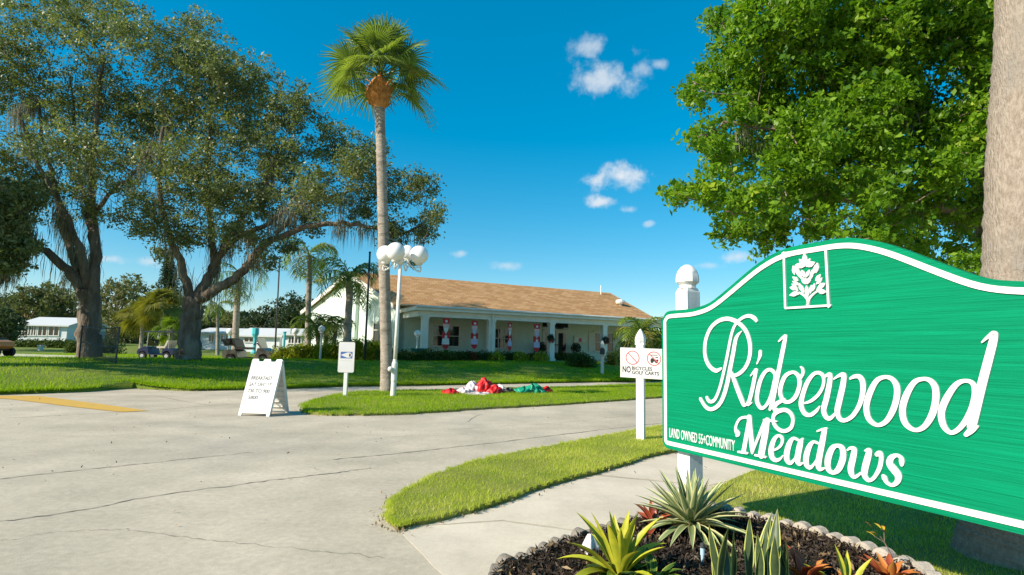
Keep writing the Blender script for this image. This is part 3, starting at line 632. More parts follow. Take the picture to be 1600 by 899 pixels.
def aframe_sign():
    # four feet on the road
    k = 1
    FL, FR = G(380.5, 648.5), G(413, 652.5); BL, BR = G(436, 644.5), G(469.5, 646.5)
    H = 1.03
    x = (FR-FL); w = np.linalg.norm(x); x /= w; n = np.cross(x, [0, 0, 1.]); n /= np.linalg.norm(n)   # towards the camera side
    x = facing(410, 600, -32); w = .62; n = np.cross(x, [0, 0, 1.])
    O = (FL+FR)/2
    root = empty('sandwich_board', O); tag(root, 'white folding sandwich board with grey letters standing on the road', 'sign')
    depth = .66
    def mk(name, sgn, letters=False):
        f0 = np.array([0, 0, .0]) if sgn > 0 else -n*depth
        top = -n*depth/2+np.array([0, 0, H])
        y = top-f0; L_ = np.linalg.norm(y); y /= L_
        nn = np.cross(x, y)*(1 if sgn > 0 else -1)
        f = lambda u, v, o=0.: f0+x*u+y*v+nn*o
        hw = w/2
        P = [(-hw,0),(-hw+.06,0),(-hw+.07,.05),(hw-.07,.05),(hw-.06,0),(hw,0),(hw,L_-.02),(hw-.02,L_),(.19,L_),(.17,L_-.05),(.08,L_-.05),(.06,L_+.0),(-.06,L_),(-.08,L_-.05),(-.17,L_-.05),(-.19,L_),(-hw+.02,L_),(-hw,L_-.02)]
        o = MB().prism(P, lambda u, v: f(u, v, -.012), lambda u, v: f(u, v, .012)).build(name, M['white'], root)
        for s in (-1, 1): MB().hexa([f(s*(hw-.012)+a, v, c) for v in (.06, L_-.02) for a, c in ((-.012,-.045),(.012,-.045),(.012,-.011),(-.012,-.011))]).build('edge_flange', M['white'], o)
        if letters:
            rows = [('BREAKFAST',.43,.072,.655),('SAT DEC 17',.45,.072,.535),('730 TO 900',.44,.072,.415),('5800',.20,.072,.295)]
            for t, ww, h, v in rows: text_mesh(t, M['board_print'], ww, h, .002, .025, f, 'lettering', o, -ww/2+(-.02 if t != '5800' else -.1), v*L_/1.05, .0118)
            ribbon_w = MB()
            for u in (-.13, .02, .14): ribbon_w.prism([(u-.03,L_-.14),(u+.03,L_-.14),(u+.03,L_-.09),(u-.03,L_-.09)], lambda a, b: f(a, b, .0115), lambda a, b: f(a, b, .014))
            ribbon_w.build('hand_hole', M['grey_print'], o)
            MB().prism([(-.2,.80*L_),(.16,.80*L_),(.16,.815*L_),(-.2,.815*L_)], lambda a, b: f(a, b, .0115), lambda a, b: f(a, b, .013)).build('header_line', M['pale_print'], o)
        else:
            mb = MB()
            for i in range(9):
                v = .12+i*(L_-.25)/8; mb.hexa([f(a, v+b, c) for b in (0, .012) for a, c in ((-hw+.03,-.03),(hw-.03,-.03),(hw-.03,-.0115),(-hw+.03,-.0115))])
            mb.build('rib', M['white'], o)
    mk('front_panel', 1, True); mk('rear_panel', -1)
    mb = MB(); 
    for s in (-.24, .24):
        a = x*s-n*.14+np.array([0, 0, .42]); b = x*s-n*(depth-.14)+np.array([0, 0, .42]); mb.tube([a, b], .01, 6)
    mb.build('brace', M['white'], root)
aframe_sign()

def globe_lamp():
    B = G(614, 622); Y = B[1]; root = empty('street_lamp', B); tag(root, 'tall white lamp post with four white globes on scrolled arms', 'lamp')
    T = at(627, 398, Y)-B; H = 3.63; top = np.array([T[0]*.8, 0, H])
    ax = lambda z: np.array([top[0]*z/H, 0, z])
    mb = MB(); mb.tube([ax(0.), ax(.04), ax(.05), ax(.42), ax(.45), ax(.9), ax(.93), ax(1.0)], [.1,.1,.075,.07,.078,.078,.06,.052], 14); mb.build('base', M['lamp_metal'], root)
    MB().tube([ax(.95), ax(2), ax(H)], [.05,.048,.044], 14).build('pole', M['lamp_metal'], root, True)
    mb = MB(); c = ax(H); mb.lathe([(.05,-.12),(.09,-.05),(.06,0),(.08,.04),(.03,.1)], 12, c); mb.build('hub', M['lamp_metal'], root)
    gl = [(602.5,397.5,-.05,.235),(618.5,393.5,-.42,.245),(637,395,.38,.205),(655,398.5,.02,.25)]
    for (px, py, dy, r) in gl:
        p = at(px, py, Y+dy)-B
        mb = MB(); mb.sphere(p, r, 24, 14); g = mb.build('globe', M['globe'], root, True)
        mb = MB(); mb.lathe([(.08,-.03),(.1,0),(.1,.03)], 12, p-np.array([0, 0, r])); mb.build('globe_collar', M['lamp_metal'], g)
        d = p-c; d[2] = 0; e = p-np.array([0, 0, r+.02])
        pts = [c+np.array([0, 0, -.02]), c+d*.3+np.array([0, 0, .04]), c+d*.55+np.array([0, 0, -.12]), c+d*.8+np.array([0, 0, -.24]), e+d*.06+np.array([0, 0, -.18]), e+d*.12+np.array([0,0,-.08]), e]
        mb = MB(); mb.tube([tuple(q) for q in cr(pts, 5)], .018, 6)
        sp = [e+d*.0+np.array([0, 0, -.15])-d/np.linalg.norm(d)*(.1-.1*t/12)*math.cos(t*.75)+np.array([0, 0, (.1-.1*t/12)*math.sin(t*.75)]) for t in range(11)]
        mb.tube(sp, .014, 5); mb.build('arm', M['lamp_metal'], root, True)
    q = at(610, 577, Y-.1)-B
    MB().sphere(q, .07, 12, 8).build('small_light', M['lamp_metal'], root, True)
    MB().tube([q, q+np.array([.12, .1, -.1])], .025, 6).build('light_bracket', M['lamp_metal'], root)
globe_lamp()

def small_lamp(px, py_top, py_base, lift, label, Y=None):
    B = at(px, py_base, Y); zt = at(px, py_top, Y)[2]; B[2] = float(hz(B[0], B[1]))+.05; k = Y/FPX; root = empty('garden_lamp', B)
    tag(root, label, 'lamp', 'small globe lamps by the clubhouse'); h = zt-B[2]; r = 5.2*k
    MB().tube([(0,0,0),(0,0,h-2*r)], [.05,.045], 10).build('pole', M['lamp_metal'], root)
    MB().sphere((0, 0, h-r), r, 16, 10).build('globe', M['globe'], root, True)
    MB().lathe([(.06,0),(.1,.04),(.06,.08)], 10, (0, 0, h-2*r-.06)).build('collar', M['lamp_metal'], root)

def dark_pole(p0, p1, Y, label):
    B = at(*p0, Y); T = at(*p1, Y); root = empty('flag_pole', B); tag(root, label, 'pole')
    MB().tube([(0,0,-.5), tuple(T-B)], [.055,.045], 8).build('shaft', M['dark_metal'], root, True)
    MB().sphere(tuple(T-B), .06, 8, 6).build('cap', M['dark_metal'], root)
dark_pole((430,548), (437,405), 33, 'thin dark pole rising between the right oak and the feather palms')
dark_pole((569.5,570), (578,395), 25.5, 'thin dark pole standing against the pale gable wall')

def heap(name, label, cat, parts):
    """crumpled fabric lumps lying on the island grass; parts = (px, py_base, width px, height px, material, name)"""
    c = G(parts[0][0], parts[0][1]); root = empty(name, c); tag(root, label, cat)
    for (px, py, w, h, m, nm) in parts:
        B = G(px, py, .05)-c; k = G(px, py)[1]/FPX; rx, rz, ry = w*k/2, h*k*.8, w*k*.42
        n1, n2 = 34, 15; V = []; ph = rng.uniform(0, 6.3, 8)
        for j in range(n2+1):
            t = j/n2*math.pi/2
            for i in range(n1):
                a = 2*math.pi*i/n1
                fold = 1+.16*math.sin(5*a+ph[0]+3*t)+.12*math.sin(9*a+ph[1]-4*t)+.07*math.sin(15*a+ph[2]+7*t)
                zf = 1+.22*math.sin(3*a+ph[3])*math.cos(t*2)+.1*math.sin(7*a+6*t+ph[4])
                V.append((B[0]+rx*math.cos(a)*math.cos(t)**.8*fold+rx*.25*math.sin(t*3+ph[5])*t*.3, B[1]+ry*math.sin(a)*math.cos(t)**.8*fold, .02+rz*abs(math.sin(t))**.9*zf*(1 if j else 0)))
        Fs = [(j*n1+i, j*n1+(i+1) % n1, (j+1)*n1+(i+1) % n1, (j+1)*n1+i) for j in range(n2) for i in range(n1)]
        mb = MB(); mb.add(V, Fs); mb.build(nm, M[m], root, True)
M['red_cloth'] = mat('red_nylon', (.62,.018,.02), (.50,.012,.015), scale=6, rough=.4, bump=.7, bscale=9, bdist=.04)
M['white_cloth'] = mat('white_nylon', (.78,.76,.77), (.66,.63,.66), scale=5, rough=.5, bump=.7, bscale=9, bdist=.04)
M['pink_cloth'] = mat('pinkish_nylon', (.58,.42,.44), (.66,.6,.62), scale=5, rough=.5, bump=.7, bscale=9, bdist=.04)
M['black_cloth'] = mat('black_nylon', (.012,.012,.015), rough=.45, bump=.6, bscale=9, bdist=.04)
M['green_cloth'] = mat('green_nylon', (.01,.24,.13), (.015,.32,.19), scale=5, rough=.4, bump=.8, bscale=9, bdist=.04)
heap('deflated_inflatable', 'crumpled deflated red, white and black inflatable lying on the island grass', 'inflatable',
     [(704,615.5,24,10,'red_cloth','fabric_fold'),(724,614.5,26,11,'pink_cloth','fabric_fold'),(738,613,22,18,'white_cloth','fabric_fold'),(756,613.5,26,23,'red_cloth','fabric_fold'),(773,614.5,24,14,'red_cloth','fabric_fold'),(782,613,18,13,'white_cloth','fabric_fold'),(794,613.5,20,9,'black_cloth','fabric_fold'),(748,616,40,5,'pink_cloth','fabric_fold')])
heap('deflated_inflatable', 'crumpled deflated green inflatable with a red end lying on the island grass', 'inflatable',
     [(818,613.5,28,11,'green_cloth','fabric_fold'),(833,613.5,28,15,'green_cloth','fabric_fold'),(845,614,16,8,'green_cloth','fabric_fold'),(855,613.5,14,11,'red_cloth','fabric_fold')])

def mailbox():
    B = GT(941, 586, .05); k = B[1]/FPX; root = empty('mailbox', B); tag(root, 'dark mailbox on a short white post at the lawn edge', 'mailbox')
    MB().lathe([(.1,-.05),(.1,45*k),(.11,46*k),(.06,50*k),(.001,51*k)], 4, (0, 0, 0)).build('post', M['post_white'], root)
    P = [(-.12,0),(.12,0),(.12,.2)]+[(.12*math.cos(q), .2+.12*math.sin(q)) for q in np.linspace(.3, math.pi-.3, 7)]+[(-.12,.2)]
    x = facing(941, 560); n = np.cross(x, [0, 0, 1.])
    MB().prism(P, lambda u, v: x*u+n*.12+np.array([0, 0, 30*k+v]), lambda u, v: x*u+n*.5+np.array([0, 0, 30*k+v])).build('box', M['dark_metal'], root)
mailbox()

# ---------------------------------------------------------------- vegetation toolkit
def leaf_cloud(name, C, tint, L, Wd, m, up=.35, jitter=.25):
    """rhombic leaves at centres C"""
    n = len(C); d = rng.normal(size=(n, 3)); d[:, 2] -= .25; d /= np.linalg.norm(d, axis=1)[:, None]
    nr = rng.normal(size=(n, 3)); nr[:, 2] += up*3*rng.random(n); s = np.cross(d, nr); s /= np.linalg.norm(s, axis=1)[:, None]+1e-9
    nn = np.cross(s, d); l = (L*rng.uniform(.4, 1.4, n))[:, None]; w = l*(Wd/L)*rng.uniform(.6, 1.2, n)[:, None]
    V = np.stack([C-d*l/2, C+s*w/2+nn*l*.06, C+d*l/2-nn*l*.08, C-s*w/2+nn*l*.06], 1).reshape(-1, 3)
    t = np.clip(tint+rng.normal(0, .13, n), 0, 1)
    return npmesh(name, V, np.arange(4*n).reshape(-1, 4), m, np.repeat(t, 4))
def in_ball(n, fill=.5):
    v = rng.normal(size=(n, 3)); v /= np.linalg.norm(v, axis=1)[:, None]; return v*(rng.random(n)**fill)[:, None]
def moss_mesh(name, anchors, m, lmin=.5, lmax=1.8, per=30, spread=.15, w=.012):
    A = np.repeat(anchors, per, 0); n = len(A); A = A+rng.normal(0, spread, (n, 3)); ln = np.repeat(rng.uniform(lmin, lmax, len(anchors)), per)*rng.uniform(.3, 1, n)
    a = rng.uniform(0, 6.3, n); s = np.column_stack([np.cos(a), np.sin(a), np.zeros(n)])*w*rng.uniform(.5, 1.2, n)[:, None]
    sway = rng.normal(0, .06, (n, 3)); sway[:, 2] = 0; Z = np.column_stack([np.zeros(n), np.zeros(n), ln])
    p1 = A-Z*.5+sway; p2 = A-Z+sway*.5
    V = np.stack([A-s*.5, A+s*.5, p1+s, p1-s, p2+s*.15, p2-s*.15], 1).reshape(-1, 3); i = np.arange(n)[:, None]*6
    F_ = np.concatenate([i+np.array([[0,1,2,3]]), i+np.array([[3,2,4,5]])])
    return npmesh(name, V, F_, m, np.repeat(np.clip(rng.normal(.5, .25, n), 0, 1), 6))
class Skel:
    """limbs as polylines with radii, plus twigs grown to given points"""
    def __init__(s): s.mb = MB(); s.nodes = []; s.rad = []
    def limb(s, pts, r0, r1, n=9, k=5, wob=.0):
        P = cr(pts, k); P = [p+rng.normal(0, wob, 3)*(0 < i < len(P)-1) for i, p in enumerate(P)]
        rr = [r0+(r1-r0)*(i/(len(P)-1))**.8 for i in range(len(P))]
        s.mb.tube(P, rr, n); s.nodes += list(P); s.rad += rr
    def grow(s, targets, rmin=.012, sag=.15):
        T = np.array(targets); N = np.array(s.nodes); d = np.array([np.min(np.linalg.norm(N-t, axis=1)) for t in T])
        for i in np.argsort(d):
            t = T[i]; N = np.array(s.nodes); dd = np.linalg.norm(N-t, axis=1)+.6*np.maximum(0, N[:, 2]-t[2]); j = int(np.argmin(dd)); a = N[j]; ln = np.linalg.norm(t-a)
            mid = (a+t)/2+rng.normal(0, .09*ln, 3)+np.array([0, 0, sag*ln*.4]); r = min(s.rad[j]*.7, .012+.022*ln)
            P = cr([a, mid, t], 4); rr = [max(rmin, r*(1-.75*q/(len(P)-1))) for q in range(len(P))]
            s.mb.tube(P, rr, 5, False); s.nodes += P[1:]; s.rad += rr[1:]

def blob_tree(name, label, base, limbs, blobs, Y0, leaf, m, bark, nclust, nleaf, crad, depth=(3., 2), group=None, moss=None, squash=.85, sub=5, tintc=.42, fill=.55):
    root = empty(name, base); tag(root, label, 'tree', group); b0 = np.array(base); sk = Skel()
    for (pts, r0, r1) in limbs: sk.limb([at(x, y, Y0+dy)-b0 for x, y, dy in pts], r0, r1, wob=.03)
    subs = []; Cs = []; Ts = []
    rm = np.sqrt(np.mean([b[2]**2 for b in blobs])); nc0 = nclust
    for (x, y, r) in blobs:
        nclust = max(6, int(nc0*(r/rm)**2))
        for q in range(depth[1]):
            dy = rng.uniform(-1, 1)*depth[0]; Yb = Y0+dy; c = at(x+rng.normal(0, r*.15), y+rng.normal(0, r*.12), Yb)-b0; R = r*Yb/FPX
            pts = in_ball(sub, .4)*R*.75+c; subs += list(pts)
            cc = in_ball(nclust, fill)*np.array([R, R*1.1, R*squash])+c
            tt = np.clip(tintc+rng.normal(0, .16, nclust), 0, 1)
            P = (in_ball(nclust*nleaf, .6).reshape(nclust, nleaf, 3)*np.array([1, 1, .7])*(crad*rng.uniform(.6, 1.3, (nclust, 1, 1)))+cc[:, None, :]).reshape(-1, 3)
            Cs.append(P); Ts.append(np.repeat(tt, nleaf))
    sk.grow(subs); t = sk.mb.build('trunk', bark, root, True)
    C = np.concatenate(Cs); T = np.concatenate(Ts); obj('crown', leaf_cloud('crown', C, T, leaf[0], leaf[1], m), root)
    if moss:
        N = np.array(sk.nodes)[np.array(sk.rad) > .028]; pick = N[rng.integers(0, len(N), moss[0])]; pick = pick[pick[:, 2] > moss[3]]
        o = obj('moss', moss_mesh('moss', pick, M['moss'], moss[1], moss[2]), root); o['kind'] = 'stuff'
    return root

# ---- the two big live oaks and the one whose limbs reach in from the left
def oaks():
    B = at(140, 561, 21.5); B[2] = float(hz(B[0], B[1]))+.02; Y = B[1]
    blob_tree('oak_tree', 'huge live oak with forked trunk and hanging moss, left of the blue golf cart', B,
        [([(141,566,0),(140,530,0),(139,480,0),(137,452,0)],0.445,0.347), ([(138,470,0),(112,430,-.3),(78,398,-.6),(45,372,-1),(5,330,-1.4),(-30,270,-1.5)],0.223,0.062), ([(136,462,0),(118,410,.3),(100,360,.5),(90,310,.6),(70,230,.8),(60,150,.8)],0.198,0.050),
         ([(140,460,0),(128,400,-.3),(108,350,-.6),(85,300,-.9),(55,250,-1.2),(30,170,-1.5)],0.186,0.050), ([(144,462,0),(150,400,.2),(146,340,.4),(143,280,.5),(150,190,.6),(160,90,.7)],0.236,0.056), ([(147,410,.2),(141,360,.3),(133,315,.9),(120,230,1.4),(110,120,1.6)],0.136,0.043),
         ([(146,340,.4),(175,300,0),(210,270,-.5),(240,220,-.8)],0.099,0.031)],
        [(30,60,85),(115,35,90),(195,60,75),(60,155,85),(150,145,85),(215,160,65),(15,245,60),(90,240,65),(165,245,60),(225,250,48),(-45,120,90),(15,325,42),(0,385,36),(60,-25,60),(150,-25,60),(200,305,30),(150,325,26),(195,345,20),(105,340,20),(-60,260,70),(120,300,30),(60,290,35)],
        Y, (.118,.062), M['oakleaf'], M['bark'], 50, 42, .37, (2.7,2), moss=(120,.4,1.5,2.6), sub=6, tintc=.5)
    B = at(297, 563, 21.5); B[2] = float(hz(B[0], B[1]))+.02; Y = B[1]
    blob_tree('oak_tree', 'spreading live oak with a long low limb behind the tall palm', B,
        [([(297,568,0),(296,540,0),(300,500,0),(304,468,0)],0.458,0.341), ([(302,480,0),(290,440,-.2),(278,400,-.4),(262,350,-.6),(250,290,-.8),(255,200,-.6)],0.211,0.050), ([(304,470,0),(325,435,.2),(345,395,.4),(368,350,.5),(398,315,.4),(430,250,.3)],0.223,0.050),
         ([(306,472,0),(338,452,-.5),(375,430,-.9),(400,395,-1),(440,368,-.8),(500,352,-.6),(560,350,-.3),(620,365,0),(660,350,.2)],0.223,0.043), ([(345,398,.4),(378,368,-.5),(418,352,-1.2),(442,330,-1.6),(480,290,-1.8)],0.149,0.037), ([(335,425,.3),(330,360,.9),(325,280,1.3),(330,180,1.5),(330,90,1.5)],0.161,0.037),
         ([(430,365,-.8),(480,320,-.2),(540,300,.3),(600,290,.6)],0.087,0.031)],
        [(290,85,65),(345,105,58),(300,170,75),(395,135,52),(455,165,48),(370,205,75),(450,235,65),(525,225,48),(280,260,65),(340,305,65),(420,305,65),(500,300,56),(560,275,46),(605,285,45),(648,290,36),(672,335,26),(560,335,36),(615,355,36),(240,325,36),(290,365,42),(638,405,18),(400,375,28),(255,200,55),(310,45,36),(480,350,28),(665,360,26),(580,235,30),(360,365,28),(445,385,22),(225,365,24),(250,395,18),(420,410,16)],
        Y, (.118,.062), M['oakleaf'], M['bark'], 42, 42, .37, (2.5,2), moss=(140,.4,1.4,2.4), sub=6, tintc=.4)
    Yl = 18.5; B = at(-120, 575, Yl); B[2] = float(hz(B[0], B[1]))
    blob_tree('oak_tree', 'dark oak limb with leaves reaching in at the left edge', B,
        [([(-120,580,0),(-90,520,0),(-50,480,0),(-5,440,0),(22,405,0),(40,370,0),(40,330,.3)],0.310,0.062), ([(-50,480,0),(-40,400,0),(-20,330,0),(10,290,0)],0.155,0.037)],
        [(10,395,34),(35,380,26),(-20,360,40),(10,330,36),(-40,300,50),(30,300,34),(0,420,18)], Yl, (.13,.07), M['oakleaf'], M['bark'], 60, 34, .26, (1.2,2), moss=(90,.4,1.3,1.5), sub=4, tintc=.42)
oaks()
def added_shade_oaks():  # unseen oak added left of the frame to cast shade on the lawn
    for (X, Y0, zc, r, lab) in ((-20.5, 14., 8.5, 4.6, 'unseen live oak added beyond the left edge to shade the lawn'),):
        B = np.array([X, Y0, float(hz(X, Y0))]); root = empty('oak_tree', B); tag(root, lab, 'tree'); sk = Skel(); C = []; subs = []
        sk.limb([(0,0,-.1),(.2,.1,zc*.3),(.1,.2,zc*.55)], .55, .4)
        for k in range(5): a = k*1.26; sk.limb([(.1,.2,zc*.5),(math.cos(a)*r*.4,math.sin(a)*r*.4,zc*.75),(math.cos(a)*r*.8,math.sin(a)*r*.8,zc)], .25, .06)
        for k in range(26):
            c = in_ball(1, .5)[0]*np.array([r, r, r*.55])+np.array([0, 0, zc]); subs.append(c); C.append(in_ball(900, .5)*1.3+c)
        sk.grow(subs); sk.mb.build('trunk', M['bark'], root, True); C = np.concatenate(C); obj('crown', leaf_cloud('crown', C, np.clip(rng.normal(.45, .2, len(C)), 0, 1), .17, .09, M['oakleaf']), root)
added_shade_oaks()

# ---- broad-leaved tree behind the sign
def ficus():
    Y = 11.5; B = at(1580, 600, Y+1.); B[2] = 0.
    blob_tree('shade_tree', 'large bright green broad-leaved tree towering behind the sign', B,
        [([(1580,700,1),(1570,500,1),(1560,380,1),(1545,300,.8)],.5,.34), ([(1548,310,.8),(1510,240,.2),(1470,195,-.2),(1420,165,-.4),(1365,130,-.3),(1300,110,0)],.26,.06), ([(1550,320,.8),(1500,330,.6),(1430,320,.4),(1330,310,.2),(1220,300,0)],.2,.05),
         ([(1550,300,.8),(1540,180,1),(1500,60,1.4),(1480,-40,1.5)],.26,.08), ([(1440,180,-.3),(1370,200,-.4),(1290,210,-.6),(1200,200,-.8),(1130,190,-.8)],.12,.03), ([(1545,320,.8),(1620,220,1),(1680,90,1)],.22,.06)],
        [(1170,45,52),(1118,40,26),(1135,115,46),(1085,145,28),(1200,135,62),(1265,55,72),(1350,50,80),(1440,50,80),(1530,50,80),(1100,215,32),(1165,225,50),(1250,215,62),(1340,175,72),(1430,190,72),(1520,190,72),(1062,305,22),(1115,290,38),(1195,305,52),(1280,305,52),(1360,295,52),(1140,365,28),(1205,365,34),(1285,355,34),(1360,360,30),(1450,320,62),(1530,330,52),
         (1620,90,100),(1660,260,90),(1260,-50,75),(1400,-65,95),(1540,-60,95),(1430,400,36),(1510,405,36),(1180,-20,45),(1390,115,60),(1300,130,55),(1480,265,55),(1400,250,55),(1220,175,50),(1310,250,50),(1150,330,36),(1250,265,50),(1400,350,45),(1235,20,50),(1160,170,40),(1120,250,30)],
        Y, (.12,.066), M['ficusleaf'], M['bark2'], 40, 30, .24, (1.9,3), moss=(14,.4,.9,3.2), sub=4, tintc=.5, squash=1.)
ficus()

# ---- palms
def fan_frond(elev, az, pet, size, droop):
    """petiole and pleated fan in palm-centre coordinates"""
    mb = MB(); d = np.array([math.cos(az)*math.cos(elev), math.sin(az)*math.cos(elev), math.sin(elev)]); s = np.array([-math.sin(az), math.cos(az), 0]); g = np.array([0, 0, -1.])
    P = [d*pet*t+g*droop*pet*t*t*.35 for t in np.linspace(0, 1, 6)]; mb.tube(P, [.028,.022,.018,.015,.012,.01], 4); d2 = P[-1]-P[-2]; d2 /= np.linalg.norm(d2); up = np.cross(s, d2); up *= 1 if up[2] > 0 else -1; ro = rng.normal(0, .55); s = s*math.cos(ro)+up*math.sin(ro); up = np.cross(s, d2); up *= 1 if up[2] > 0 else -1
    n = 32; V = []; Fs = []; T = [.25]*len(mb.v)
    for i in range(n):
        a = R_(-128+256*i/(n-1)); L = size*(.78+.22*math.cos(a*.6))*rng.uniform(.88, 1.08); q = d2*math.cos(a)+s*math.sin(a); side = -d2*math.sin(a)+s*math.cos(a)
        tt = rng.uniform(.2, .8); curl = droop*rng.uniform(.7, 1.4)
        rows = []
        for t, w in ((.04,.012),(.35,.030*size),(.62,.026*size),(1.,.003)):
            c = P[-1]+q*L*t+up*(.22*abs(math.sin(a))-.12)*L*t+g*curl*L*max(0, t-.35)**1.7*.9
            rows += [c-side*w+up*.012, c, c+side*w+up*.012]
        b = len(V); V += rows; T2 = [tt]*12; T += T2
        for r in range(3):
            for c in (0, 1): Fs.append((b+r*3+c, b+r*3+c+1, b+(r+1)*3+c+1, b+(r+1)*3+c))
    mb.add(V, Fs); return mb, T
def set_tint(o, T):
    a = o.data.attributes.new('tint', 'FLOAT', 'POINT'); a.data.foreach_set('value', np.array(T[:len(o.data.vertices)], np.float32))
def palm_trunk(P, rr, m, parent, rings=True, name='trunk', n=14, amp=1.):
    Q = cr([(*p, r) for p, r in zip(P, rr)], 26); pts = [q[:3] for q in Q]; rad = [q[3]*(1+(.022*math.sin(i*2.1)+rng.normal(0, .011*amp) if rings else 0)) for i, q in enumerate(Q)]
    return MB().tube(pts, rad, n).build(name, m, parent, True)
def sabal():
    B = G(605, 612, .04); Y = B[1]; root = empty('cabbage_palm', B); tag(root, 'tall cabbage palm with a round fan-leaved head on the island', 'tree')
    P = [at(x, y, Y)-B for x, y in ((605,616),(604,560),(601,450),(598,330),(595,220),(592.5,165))]; palm_trunk([tuple(p) for p in P], [.215,.175,.165,.155,.15,.165], M['palmtrunk'], root)
    c = at(592, 150, Y)-B
    palm_trunk([tuple(P[-1]+np.array([0,0,-.1])), tuple(P[-1]+np.array([0,0,.1])), tuple(c), tuple(c+np.array([0,0,.32])), tuple(c+np.array([0,0,.62]))], [.17,.29,.36,.31,.12], M['palmboot'], root, name='boots')
    mb = MB()
    for i in range(46):
        a = rng.uniform(0, 6.28); h = rng.uniform(-.25, .45); r0 = .27; d = np.array([math.cos(a), math.sin(a), .9]); p = c+np.array([math.cos(a)*r0, math.sin(a)*r0, h]); MB().tube([p, p+d*.16], [.045,.012], 4).build('boot_stub', M['palmboot'], root)
    for i in range(34):
        el = R_([86,76,66,56,46,36,24,12,-4][i*5 % 9] + rng.uniform(-6, 6)); az = i*2.39996+rng.uniform(-.2, .2); mb, T = fan_frond(el, az, rng.uniform(1.0, 1.2), rng.uniform(.85, 1.05), .22+.4*max(0, math.cos(el)))
        o = mb.build('frond', M['palmleaf'], root, loc=c+np.array([0, 0, .62])); set_tint(o, T)
    return root
sabal()
def near_palm():
    Y = 3.75; B = at(1580, 905, Y); B[2] = 0.; root = empty('palm_trunk_tree', B); tag(root, 'thick pale palm trunk rising out of the frame behind the sign', 'tree')
    P = [(0,0,-.1)]+[tuple(at(x, y, Y)-B) for x, y in ((1580,880),(1588,800),(1598,640),(1602,440),(1608,200),(1617,0))]; top = np.array(P[-1]); P.append(tuple(top+np.array([.25,0,3.2])))
    palm_trunk(P, [.33,.315,.262,.24,.234,.228,.224,.21], M['palmtrunk2'], root, n=36, amp=1.1)
    c = np.array(P[-1])
    for i in range(20):
        el = R_(rng.choice([75,50,30,10,-10])); mb, T = fan_frond(el, i*2.39996, .9, .85, .8); o = mb.build('frond', M['palmleaf'], root, loc=c); set_tint(o, T)
M['palmtrunk2'] = mat('pale_palm_trunk', (.27,.215,.165), (.38,.315,.25), scale=11, rough=.95, bump=.8, bscale=20, bdist=.03, stretch=(4.5,4.5,1.3), c3=(.27,.235,.195), s3=1.3, k3=(.52,.68), detail=8)
near_palm()

def feather_frond(az, el, L, droop, leafl, n=26, w=.02):
    mb = MB(); h = np.array([math.cos(az), math.sin(az), 0]); P = []
    e = el; p = np.zeros(3); st = L/10
    for i in range(11):
        P.append(p.copy()); p = p+(h*math.cos(e)+np.array([0, 0, math.sin(e)]))*st; e -= droop/10*(1+i*.12)
    mb.tube(P, [.03*(1-i/13) for i in range(11)], 4); T = [.5]*len(mb.v); V = []; Fs = []; s = np.array([-h[1], h[0], 0]); Pa = np.array(P)
    for i in range(n):
        t = .14+.86*i/(n-1); x = t*10; j = min(int(x), 9); c = Pa[j]+(Pa[j+1]-Pa[j])*(x-j); tg = Pa[j+1]-Pa[j]; tg /= np.linalg.norm(tg)
        for sg in (-1, 1):
            l = leafl*math.sin(math.pi*(.12+.8*t))*rng.uniform(.8, 1.15); d = s*sg*.75+tg*.55+rng.normal(0, .12, 3); d /= np.linalg.norm(d); m1 = c+d*l*.5+np.array([0, 0, -.05*l]); m2 = c+d*l+np.array([0, 0, -.42*l]); ww = tg*w
            b = len(V); V += [c-ww*.5, c+ww*.5, m1+ww, m1-ww, m2]; T += [np.clip(rng.normal(.55, .2), 0, 1)]*5; Fs += [(b, b+1, b+2, b+3), (b+3, b+2, b+4)]
    mb.add(V, Fs); return mb, T
def feather_palm(label, Y, trunk, r, nf, L, droop, leafl, m='featherleaf', name='feather_palm', els=(70,45,20,-5), group=None, w=.03, tm='palmtrunk', dead=0, n=26):
    B = at(*trunk[0], Y); B[2] = float(hz(B[0], B[1])); root = empty(name, B); tag(root, label, 'tree', group)
    P = [at(x, y, Y)-B for x, y in trunk]; P[0][2] = -.1
    palm_trunk([tuple(p) for p in P], [r*1.25]+[r]*(len(P)-1), M[tm], root); c = P[-1]
    for i in range(nf):
        el = R_(els[i % len(els)]+rng.uniform(-10, 10)); mb, T = feather_frond(i*2.39996+rng.uniform(-.25, .25), el, L*rng.uniform(.8, 1.15), droop*rng.uniform(.8, 1.2), leafl, w=w, n=n)
        o = mb.build('frond', M['bgyellow'] if i < dead else M[m], root, loc=c); set_tint(o, T)
    return root
feather_palm('slender feather palm in front of the pale gable wall', 26.5, [(542,560),(544,500),(546,465),(545,440)], .17, 15, 2.2, 1.9, .75, els=(80,60,35,15))
feather_palm('drooping feather palm left of the gable wall', 31, [(482,552),(482,480),(484,420),(483,400)], .15, 15, 2.8, 2.4, .8, els=(75,50,25,0), dead=4)
feather_palm('feather palm half hidden under the oak canopy', 38, [(368,545),(370,480),(374,430)], .2, 13, 3.2, 2.4, .9, els=(60,35,10,-20), dead=3)
feather_palm('small thin palm on the lawn beyond the oaks', 50, [(341,543),(340,500),(339,478)], .13, 12, 2.0, 1.9, .6, els=(60,35,10,-20), dead=4)
feather_palm('leftmost stem of the pygmy date palms by the gable wall', 28, [(501,560),(495,520),(491,508)], .1, 16, 1.5, 1.9, .35, name='date_palm', els=(60,35,15,0), group='pygmy date palms', w=.018)
feather_palm('middle stem of the pygmy date palms by the gable wall', 28.4, [(508,560),(509,520),(509,505)], .1, 16, 1.5, 1.9, .35, name='date_palm', els=(60,35,15,0), group='pygmy date palms', w=.018)
